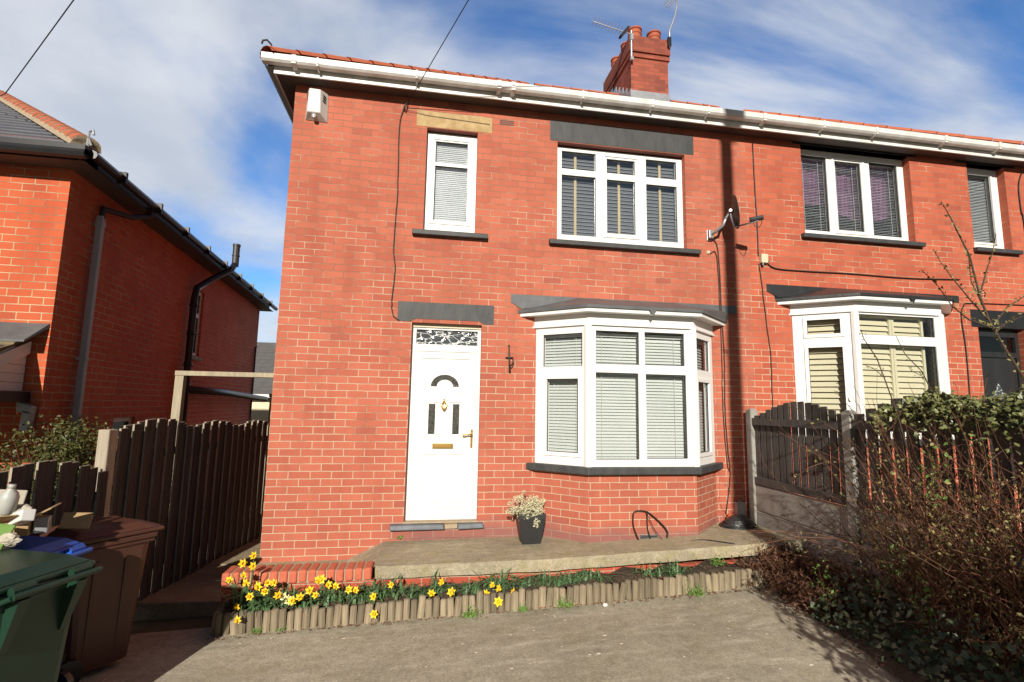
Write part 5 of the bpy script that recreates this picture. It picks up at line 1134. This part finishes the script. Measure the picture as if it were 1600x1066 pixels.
heads = [((2.78,-0.30,0.60),0.05),((2.87,-0.34,0.66),0.065),((2.93,-0.36,0.71),0.06),((3.0,-0.34,0.64),0.07),((2.95,-0.40,0.60),0.07),((2.88,-0.39,0.55),0.05),((3.04,-0.33,0.59),0.06),((3.10,-0.22,0.68),0.035),((3.09,-0.24,0.655),0.03),((2.72,-0.31,0.57),0.035),((2.82,-0.36,0.535),0.05),((2.99,-0.42,0.50),0.04),((2.98,-0.43,0.455),0.035),((2.84,-0.25,0.72),0.04),((2.99,-0.30,0.72),0.05),((2.88,-0.22,0.78),0.025),((2.75,-0.26,0.60),0.045),((2.68,-0.28,0.575),0.03),((2.71,-0.25,0.66),0.03),((2.80,-0.22,0.70),0.05),((2.84,-0.37,0.62),0.055),((3.02,-0.26,0.68),0.05),((2.92,-0.28,0.63),0.07)]
for hc, r in heads:
    st.tube([(2.945+q.uniform(-.05,.05),-0.26,0.55), Vector(hc)*0.5+Vector((2.945,-0.27,0.62))*0.5, hc], [0.006,0.005,0.003], 5)
    for k in range(int(150*(r/0.06)**1.6)):
        v = Vector((q.gauss(0,1),q.gauss(0,1),q.gauss(0,1))).normalized()*r*q.uniform(0.45,1.0); leaf(ht_, Vector(hc)+v, q.uniform(0.006,0.013), q, 0, 0.5)
fl = thing('heather', 'pale yellow-green heather plant growing in the charcoal planter', 'plant', (2.94,-0.27,0.55)); ht_.build('foliage', 'sage', fl, recalc=False); st.build('stems', 'sage_stem', fl)

# ------------------------------------------------------------------ daffodils
FLW = [(0.261,0.412),(0.178,0.347),(0.263,0.322),(0.2,0.25),(0.081,0.213),(0.22,0.183),(0.321,0.15),(0.398,0.176),(0.451,0.174),(0.379,0.103),(0.258,0.067),(0.488,0.069),(0.615,0.016),(0.677,0.046),(0.756,0.098),(0.808,0.056),(0.164,-0.012),(0.175,-0.121),(0.826,0.182),(0.856,0.189),(0.919,0.141),(0.981,0.127),(1.095,0.092),(1.157,0.086),(1.313,0.022),(1.326,-0.13),(1.465,0.117),(1.838,0.031),(1.922,0.126),(2.02,0.033),(2.355,0.009),(2.403,0.082),(2.463,0.048),(2.6,0.014),(2.466,-0.074)]
CL = [(0.22,'tallest daffodil clump at the left end of the flower bed, beside the red wall corner'),(0.42,'broad daffodil clump with small blooms just left of the pale flower'),(0.57,'daffodil clump with a large pale cream double bloom'),(0.72,'daffodil clump with low blooms right of the pale flower'),(0.90,'daffodil clump with a tight row of blooms below the brick coping'),(1.14,'daffodil clump with two round blooms at the end of the brick coping'),(1.33,'daffodil clump with a bloom hanging down over the logs'),(1.50,'daffodil clump with one high bloom left of the door'),(1.93,'daffodil clump with three spaced blooms in front of the door'),(2.45,'rightmost daffodil clump in flower, five blooms below the planter')]
def flower(c, q, parent, pale=False, s=0.040):
    c = Vector(c); s *= q.uniform(0.8,1.12); n = Vector((q.uniform(-0.9,0.9), -1, q.uniform(-0.45,0.5))).normalized(); a = n.orthogonal().normalized(); b = n.cross(a); mb = MB(); ph = q.uniform(0,1)
    for ly in range(3 if pale else 1):
        for k in range(6):
            t = ph+math.pi*k/3+ly*0.5; d = a*math.cos(t)+b*math.sin(t); e = n.cross(d); f = 1-0.22*ly; lf = n*(0.006*ly)
            mb.poly([c+lf, c+lf+d*s*0.55*f+e*s*0.33*f+n*0.004, c+lf+d*s*1.05*f-n*0.004*q.uniform(0,2), c+lf+d*s*0.55*f-e*s*0.33*f+n*0.004], 0)
    for k in range(8):
        t0, t1 = 2*math.pi*k/8, 2*math.pi*(k+1)/8; g = lambda t, r, h: c+(a*math.cos(t)+b*math.sin(t))*r+n*h
        mb.poly([g(t0,s*0.26,0.002),g(t1,s*0.26,0.002),g(t1,s*0.40,0.026),g(t0,s*0.40,0.026)], 1); mb.poly([g(t0,s*0.40,0.026),g(t1,s*0.40,0.026),g(t1,s*0.16,0.010),g(t0,s*0.16,0.010)], 1)
    return mb.build('bloom', ['pale_petal','pale_petal'] if pale else ['petal','trumpet'], parent, recalc=False)
def strap(mb, base, length, ang, lean, w=0.008):
    base = Vector(base); d = Vector((math.cos(ang), math.sin(ang)*0.7, 0)); s_ = Vector((-d.y, d.x, 0)).normalized(); pts = []
    for k in range(6):
        t = k/5; pts.append(base + d*(lean*length*t*t) + Vector((0,0,length*(t-0.55*lean*t*t*t))))
    for k in range(5):
        w0 = w*(1-0.9*(k/5)**2); w1 = w*(1-0.9*((k+1)/5)**2); mb.poly([pts[k]-s_*w0, pts[k]+s_*w0, pts[k+1]+s_*w1, pts[k+1]-s_*w1])
q = random.Random(5)
for ci, (cx_, lab) in enumerate(CL):
    zb0 = zd(cx_)+0.125; t = thing('daffodil', lab, 'flower', (cx_,-1.08,zb0), 'daffodils in the flower bed')
    mine = [f for f in FLW if min(CL, key=lambda c_: abs(c_[0]-f[0]))[0] == cx_]
    mb = MB(); ht0 = 0.36 if ci == 0 else 0.25
    for k in range(80 if ci == 0 else 52): strap(mb, (cx_+q.gauss(0,0.07),-1.07+q.gauss(0,0.04),zb0-0.02), q.uniform(0.5,1.15)*ht0, q.uniform(0,6.28), q.uniform(0.25,1.45), q.uniform(0.008,0.014))
    for (x, z) in mine:
        b0 = Vector((cx_+(x-cx_)*0.5,-1.06,zb0)); top = Vector((x,-1.12,z)); mid = (b0+top)/2+Vector((0,0,0.05))
        if z < zb0+0.05: mid = Vector((x*0.6+cx_*0.4,-1.15,zb0+0.10)); top = Vector((x,-1.24 if z < -0.03 else -1.16,z))
        mb.tube([b0, mid, top+Vector((0,0.02,0.01)), top], [0.005,0.0045,0.004,0.004], 5)
    mb.build('leaves', 'leaf', t, recalc=False)
    for (x, z) in mine:
        yy = -1.14 if z > zd(x)+0.30 else (-1.24 if z > -0.03 else -1.345); kk_ = (6.14+yy)/(6.14-1.13)
        flower((1.715+(x-1.715)*kk_, yy, 1.77+(z-1.77)*kk_), q, t)
    if ci == 2: flower((0.545,-1.17,0.07), q, t, True, 0.056); flower((0.59,-1.16,0.035), q, t, True, 0.042)
# green tufts without flowers further right in the bed
TF = [(2.2,'leafy green tuft in the bed between door and planter'),(2.75,'dark green leaf tuft just right of the last yellow daffodils'),(2.98,'tall spiky green tuft below the planter'),(3.2,'spreading green tuft left of centre of the bed below the bay'),(3.42,'pointed green leaf tuft beside the leaning log'),(4.05,'arching grassy tuft in the bed below the middle of the bay'),(4.3,'low bright tuft at the patio edge below the bay'),(1.68,'green tuft left of the doorstep, without flowers')]
for (x, lab) in TF:
    zb0 = zd(x)+0.125; t = thing('leafy_tuft', lab, 'plant', (x,-1.07,zb0), 'green tufts in the flower bed'); mb = MB()
    for k in range(46): strap(mb, (x+q.gauss(0,0.075),-1.06+q.gauss(0,0.035),zb0-0.02), q.uniform(0.10,0.22), q.uniform(0,6.28), q.uniform(0.4,1.5), q.uniform(0.007,0.011))
    mb.build('leaves', 'leaf', t, recalc=False)
WD = [(2.184,-1.345,0.075,'feathery green weed on the drive in front of the planter'),(2.66,-1.31,0.05,'small green weed at the log foot right of the fallen daffodil'),(3.07,-1.32,0.075,'low leafy weed on the drive edge left of the white pebble'),(4.37,-1.315,0.10,'largest bright weed against the logs below the bay corner'),(0.38,-1.25,0.04,'small weed at the log foot near the left end'),(0.57,-1.26,0.03,'tiny weed at the log foot under the pale daffodil'),(4.80,-1.02,0.07,'ground-hugging green weed on the soil right of the tufts'),(5.82,-0.95,0.10,'bright green leafy plant at the foot of the concrete fence boards'),(1.49,-0.02,0.035,'sprig of weed in the joint below the doorstep')]
for (x, y, r, lab) in WD:
    z = {5.82:0.24, 1.49:0.25, 4.80:zd(4.8)+0.17}.get(x, zd(x)+0.005); t = thing('weed', lab, 'weed', (x,y,z)); mb = MB()
    for k in range(int(2600*r)+30):
        d = Vector((q.gauss(0,0.55)*r, q.gauss(0,0.4)*r, abs(q.gauss(0,0.45))*r)); leaf(mb, Vector((x,y,z))+d, q.uniform(0.006,0.014), q, 0, 0.45)
    mb.build('leaves', 'weed', t, recalc=False)
mb = MB()
for (x, y) in ((3.43,-1.37),(3.36,-1.35),(0.9,-1.32),(1.02,-1.34),(1.25,-1.33)):
    pass
crumple('pebble', 'small white pebble on the drive below the leaning log', 'stone', (3.44,-1.36,zd(3.4)+0.008), 0.016, 'white', 9)

q = random.Random(77); lf = MB()
for k in range(900):
    x = q.uniform(0.0,5.4); y = -1.30-abs(q.gauss(0,0.035)) if q.random() < 0.45 else q.uniform(-1.2,-0.9)
    leaf(lf, (x, y, zd(x)+(0.012 if y < -1.25 else 0.15)), q.uniform(0.006,0.018), q, 0, 0.5, nrm=(0,-0.2,1.2))
for k in range(500):
    y = q.uniform(-3.2,-1.3); x = 5.08-0.17*max(0,-2.5-y)+q.gauss(0,0.09); leaf(lf, (x, y, zd(x)+0.03), q.uniform(0.008,0.02), q, 0, 0.5, nrm=(0,-0.2,1.2))
struct(lf.build('leaf_litter', 'dead', recalc=False), 'stuff')
# ------------------------------------------------------------------ shrubs and brambles
def shoot(mb, p, d, length, r, q, grav=-0.25, steps=7, bend=0.25, sides=4):
    pts = [Vector(p)]; d = Vector(d).normalized()
    for k in range(steps):
        d = (d + Vector((q.gauss(0,bend), q.gauss(0,bend), q.gauss(0,bend)+grav))*0.35).normalized(); pts.append(pts[-1]+d*(length/steps))
    mb.tube(pts, [r*(1-0.75*k/steps) for k in range(steps+1)], sides, cap=False); return pts
# shrub behind the low fence
q = random.Random(21); sh = thing('shrub', 'yellow-green leafy shrub rising behind the low fence', 'shrub', (-1.6,-0.7,-0.2)); lf, tw = MB(), MB()
for k in range(90):
    pts = shoot(tw, (-1.72+q.gauss(0,0.10),-0.45+q.gauss(0,0.08),-0.2), (q.gauss(-0.02,0.13),q.gauss(0,0.12),1), q.uniform(1.35,1.72), 0.008, q, -0.05, 7, 0.10)
    for p in pts[3:]:
        for j in range(26): leaf(lf, p+Vector((q.gauss(0,0.06),q.gauss(0,0.06),q.gauss(0,0.05))), q.uniform(0.012,0.024), q)
lf.build('leaves', 'shrub', sh, recalc=False); tw.build('stems', 'twig', sh)
# bramble hedge in front of the right fence
def bramble(lab, x0, x1, y0, y1, n, hmin, hmax, seed, leafy, base=0.18, left=-0.35, mat='twig', group=None, lmat='bud', rr=0.0055, spread=0.3, grav=-0.45):
    q = random.Random(seed); t = thing('bramble_bush', lab, 'bush', ((x0+x1)/2,(y0+y1)/2,0.1), group); tw, lf = MB(), MB()
    for k in range(n):
        p = (q.uniform(x0,x1), q.uniform(y0,y1), base)
        L_ = q.uniform(hmin,hmax); pts = shoot(tw, p, (q.gauss(left,spread), q.gauss(-0.02,0.4), 1.0), L_, q.uniform(0.6,1.25)*rr, q, q.uniform(grav,0.05), 8, 0.42)
        for m_ in range(q.randint(0,3)):
            b = pts[q.randint(2,6)]; sp = shoot(tw, b, (q.gauss(-0.3,0.8),q.gauss(0,0.7),q.uniform(-0.2,1)), q.uniform(0.12,0.45), rr*0.5, q, -0.1, 4, 0.5, 3)
            if q.random() < leafy:
                for p_ in sp: 
                    for j in range(2): leaf(lf, p_+Vector((q.gauss(0,0.015),q.gauss(0,0.015),q.gauss(0,0.015))), q.uniform(0.008,0.018), q)
        if q.random() < leafy:
            for p_ in pts[3:]:
                for j in range(2): leaf(lf, p_+Vector((q.gauss(0,0.03),q.gauss(0,0.03),q.gauss(0,0.03))), q.uniform(0.01,0.02), q)
    tw.build('stems', mat, t, recalc=False); lf.build('leaves', lmat, t, recalc=False); return t
bramble('dense tangle of bare red-brown bramble stems against the right fence', 5.45, 5.85, -4.4, -2.45, 520, 1.0, 2.0, 31, 0.42, left=-0.02, grav=-0.18)
bramble('thin sparse bramble stems in front of the first concrete fence panel', 5.5, 5.8, -2.3, -1.3, 14, 0.4, 0.95, 32, 0.3, left=-0.1)
bramble('low sprawling brambles arching over the drive edge at the bottom right', 5.25, 5.6, -4.0, -2.7, 90, 0.35, 0.75, 33, 0.3, left=-0.15)
bramble('pale bramble stems standing in front of the second fence post', 5.5, 5.8, -2.9, -1.9, 30, 0.6, 1.35, 34, 0.35, left=-0.05, mat='twig_pale')
q = random.Random(36); hd = thing('hedge', 'leafy dark hedge beside the drive beyond the right edge of the frame', 'hedge', (4.9,-5.7,0)); lf = MB()
for k in range(15000):
    x, y = q.uniform(4.15,5.75), q.uniform(-6.7,-4.72); top = 1.72+0.18*math.sin(x*5+y*3)+0.12*math.sin(y*11); leaf(lf, (x, y, q.uniform(0.0,top)), q.uniform(0.018,0.042), q)
lf.build('leaves', 'ivy', hd, recalc=False)
# dead bracken heap
q = random.Random(41); dh = thing('dead_fern', 'heap of dead brown fern and twigs at the end of the log edging', 'plant', (5.4,-1.6,0.1)); lf, tw = MB(), MB()
for k in range(420):
    p = Vector((q.uniform(5.2,5.7), q.uniform(-2.15,-1.05), 0.07)); p.z += 0.08*min(1, max(0, (p.x-5.1)*2))
    if p.x < 5.12+0.1*max(0, -1.2-p.y)*0: continue
    pts = shoot(tw, p, (q.gauss(-0.2,0.7),q.gauss(-0.1,0.7),0.7), q.uniform(0.12,0.36), 0.004, q, -0.5, 5, 0.5, 3)
    for p_ in pts[1:]:
        for j in range(7): 
            c_ = p_+Vector((q.gauss(0,0.035),q.gauss(0,0.035),q.gauss(0,0.025))); c_.z = max(c_.z, 0.05); leaf(lf, c_, q.uniform(0.012,0.03), q, 0, 0.28)
lf.build('leaves', 'dead', dh, recalc=False); tw.build('stems', 'twig', dh, recalc=False)
# ivy along the top of the fence
q = random.Random(51); iv = thing('ivy', 'variegated ivy draped over the top of the right fence', 'ivy', (5.85,-3.3,1.6)); lf, tw = MB(), MB()
for k in range(5600):
    y = q.uniform(-4.9,-2.15); e = min(1, (-2.1-y)/0.5); top = 1.80+0.10*e+0.03*math.sin(y*9)
    x = 5.86+q.gauss(0,0.09); z = top - abs(q.gauss(0,0.12))*e + 0.05*q.random() - abs(x-5.86)*0.5
    ivy_leaf(lf, (x-0.05,y,z), q.uniform(0.010,0.026), q)
for k in range(50):
    y = q.uniform(-4.8,-2.2); shoot(tw, (5.83,y,0.4), (q.gauss(0,0.1),q.gauss(0,0.3),1), 1.4, 0.006, q, 0.0, 8, 0.2)
lf.build('leaves', 'ivy', iv, recalc=False); tw.build('stems', 'twig', iv, recalc=False)
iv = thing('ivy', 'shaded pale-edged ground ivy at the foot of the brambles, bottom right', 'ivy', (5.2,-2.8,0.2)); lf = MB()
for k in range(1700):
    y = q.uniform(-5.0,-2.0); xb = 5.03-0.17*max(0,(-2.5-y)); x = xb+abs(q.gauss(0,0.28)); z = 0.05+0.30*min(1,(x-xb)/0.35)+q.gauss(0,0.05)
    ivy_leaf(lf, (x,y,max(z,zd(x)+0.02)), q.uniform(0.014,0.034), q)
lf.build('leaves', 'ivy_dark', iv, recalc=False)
# fresh green sprigs within the brambles
for (x, y, z, n, lab) in ((5.25,-2.45,0.62,70,'light green sprig in front of the second gravel board'),(5.55,-2.75,1.32,60,'green sprig amid the bramble stems below the ivy'),(5.1,-2.15,0.32,40,'yellow-green sprig above the dead fern'),(5.2,-2.85,0.42,40,'yellow-green sprig low in the bramble shade')):
    t = thing('sprig', lab, 'plant', (x,y,z-0.3)); lf, tw = MB(), MB(); pts = shoot(tw, (x+0.05,y,z-0.35), (-0.1,0,1), 0.5, 0.004, q, 0, 6, 0.3)
    for k in range(n): leaf(lf, pts[q.randint(2,6)]+Vector((q.gauss(0,0.05),q.gauss(0,0.05),q.gauss(0,0.05))), q.uniform(0.012,0.024), q)
    lf.build('leaves', 'weed', t, recalc=False); tw.build('stems', 'twig', t)
# budding sapling in front of the fence
q = random.Random(61); sp = thing('sapling', 'tall bare sapling with small buds rising above the ivy at the right edge', 'sapling', (5.95,-3.3,0.2))
BR = [[(5.98,0.2),(5.93,1.2),(5.753,2.012),(5.62,2.215),(5.511,2.411),(5.453,2.587),(5.406,2.857),(5.341,2.99),(5.277,3.124),(5.225,3.215),(5.19,3.21)],
 [(5.511,2.411),(5.395,2.539),(5.257,2.711),(5.191,2.82),(5.159,2.90)],[(5.451,2.564),(5.529,2.773),(5.567,2.868),(5.609,3.02)],[(5.472,2.52),(5.411,2.675),(5.422,2.9)],
 [(5.521,2.358),(5.327,2.402),(5.181,2.484),(5.066,2.61),(4.924,2.713)],[(5.554,2.323),(5.669,2.395),(5.86,2.46)],[(5.533,2.367),(5.657,2.507),(5.80,2.59)]]
tw, lf = MB(), MB()
for i, b in enumerate(BR):
    yo = [0,0.05,-0.04,0.03,-0.08,0.06,-0.05][i]; P_ = [Vector((x,-3.3+yo*k/len(b),z)) for k, (x, z) in enumerate(b)]; r0 = 0.012 if i == 0 else 0.0065
    tw.tube(P_, [max(0.0022, r0*(1-0.85*k/(len(P_)-1))) for k in range(len(P_))], 6)
    for a, c in zip(P_[2 if i == 0 else 0:], P_[3 if i == 0 else 1:]):
        nb = max(2, int((c-a).length/0.020))
        for k in range(nb):
            o = a.lerp(c, (k+q.random()*0.6)/nb); e = Vector((q.gauss(0,1),q.gauss(0,0.6),q.uniform(0,0.9))).normalized()*q.uniform(0.012,0.03)
            tw.tube([o, o+e*0.7], 0.0018, 3, cap=False); leaf(lf, o+e, q.uniform(0.009,0.018), q, 0, 0.5)
tw.build('stems', 'bark', sp, recalc=False); lf.build('buds', 'bud', sp, recalc=False)['kind'] = 'stuff'
for lab, lines in (('slender budding shoot above the fence in front of the cream shutters', [[(5.9,1.2),(5.829,1.902),(5.727,2.109),(5.585,2.236),(5.508,2.392)],[(5.752,2.057),(5.634,2.106),(5.60,2.15)]]),('fine leaning twig left of the ivy in front of the bay window', [[(5.6,1.2),(5.453,1.792),(5.31,2.201),(5.203,2.354),(5.18,2.432)],[(5.36,2.05),(5.27,2.12),(5.2,2.14)]])):
    t = thing('sapling', lab, 'sapling', (lines[0][0][0],-2.6,0.2)); tw, lf = MB(), MB()
    for i, b in enumerate(lines):
        P_ = [Vector((x,-2.6,z)) for x, z in b]
        if i == 0: P_ = [Vector((P_[0].x,-2.6,0.2))]+P_
        tw.tube(P_, [max(0.002,(0.007 if i == 0 else 0.003)*(1-0.8*k/len(P_))) for k in range(len(P_))], 5)
        for a, c in zip(P_[1-i:], P_[2-i:]):
            for k in range(7):
                o = a.lerp(c, k/7); leaf(lf, o+Vector((q.gauss(0,0.012),q.gauss(0,0.012),q.gauss(0,0.012))), q.uniform(0.006,0.012), q, 0, 0.45)
    tw.build('stems', 'bark', t, recalc=False); lf.build('buds', 'bud', t, recalc=False)['kind'] = 'stuff'
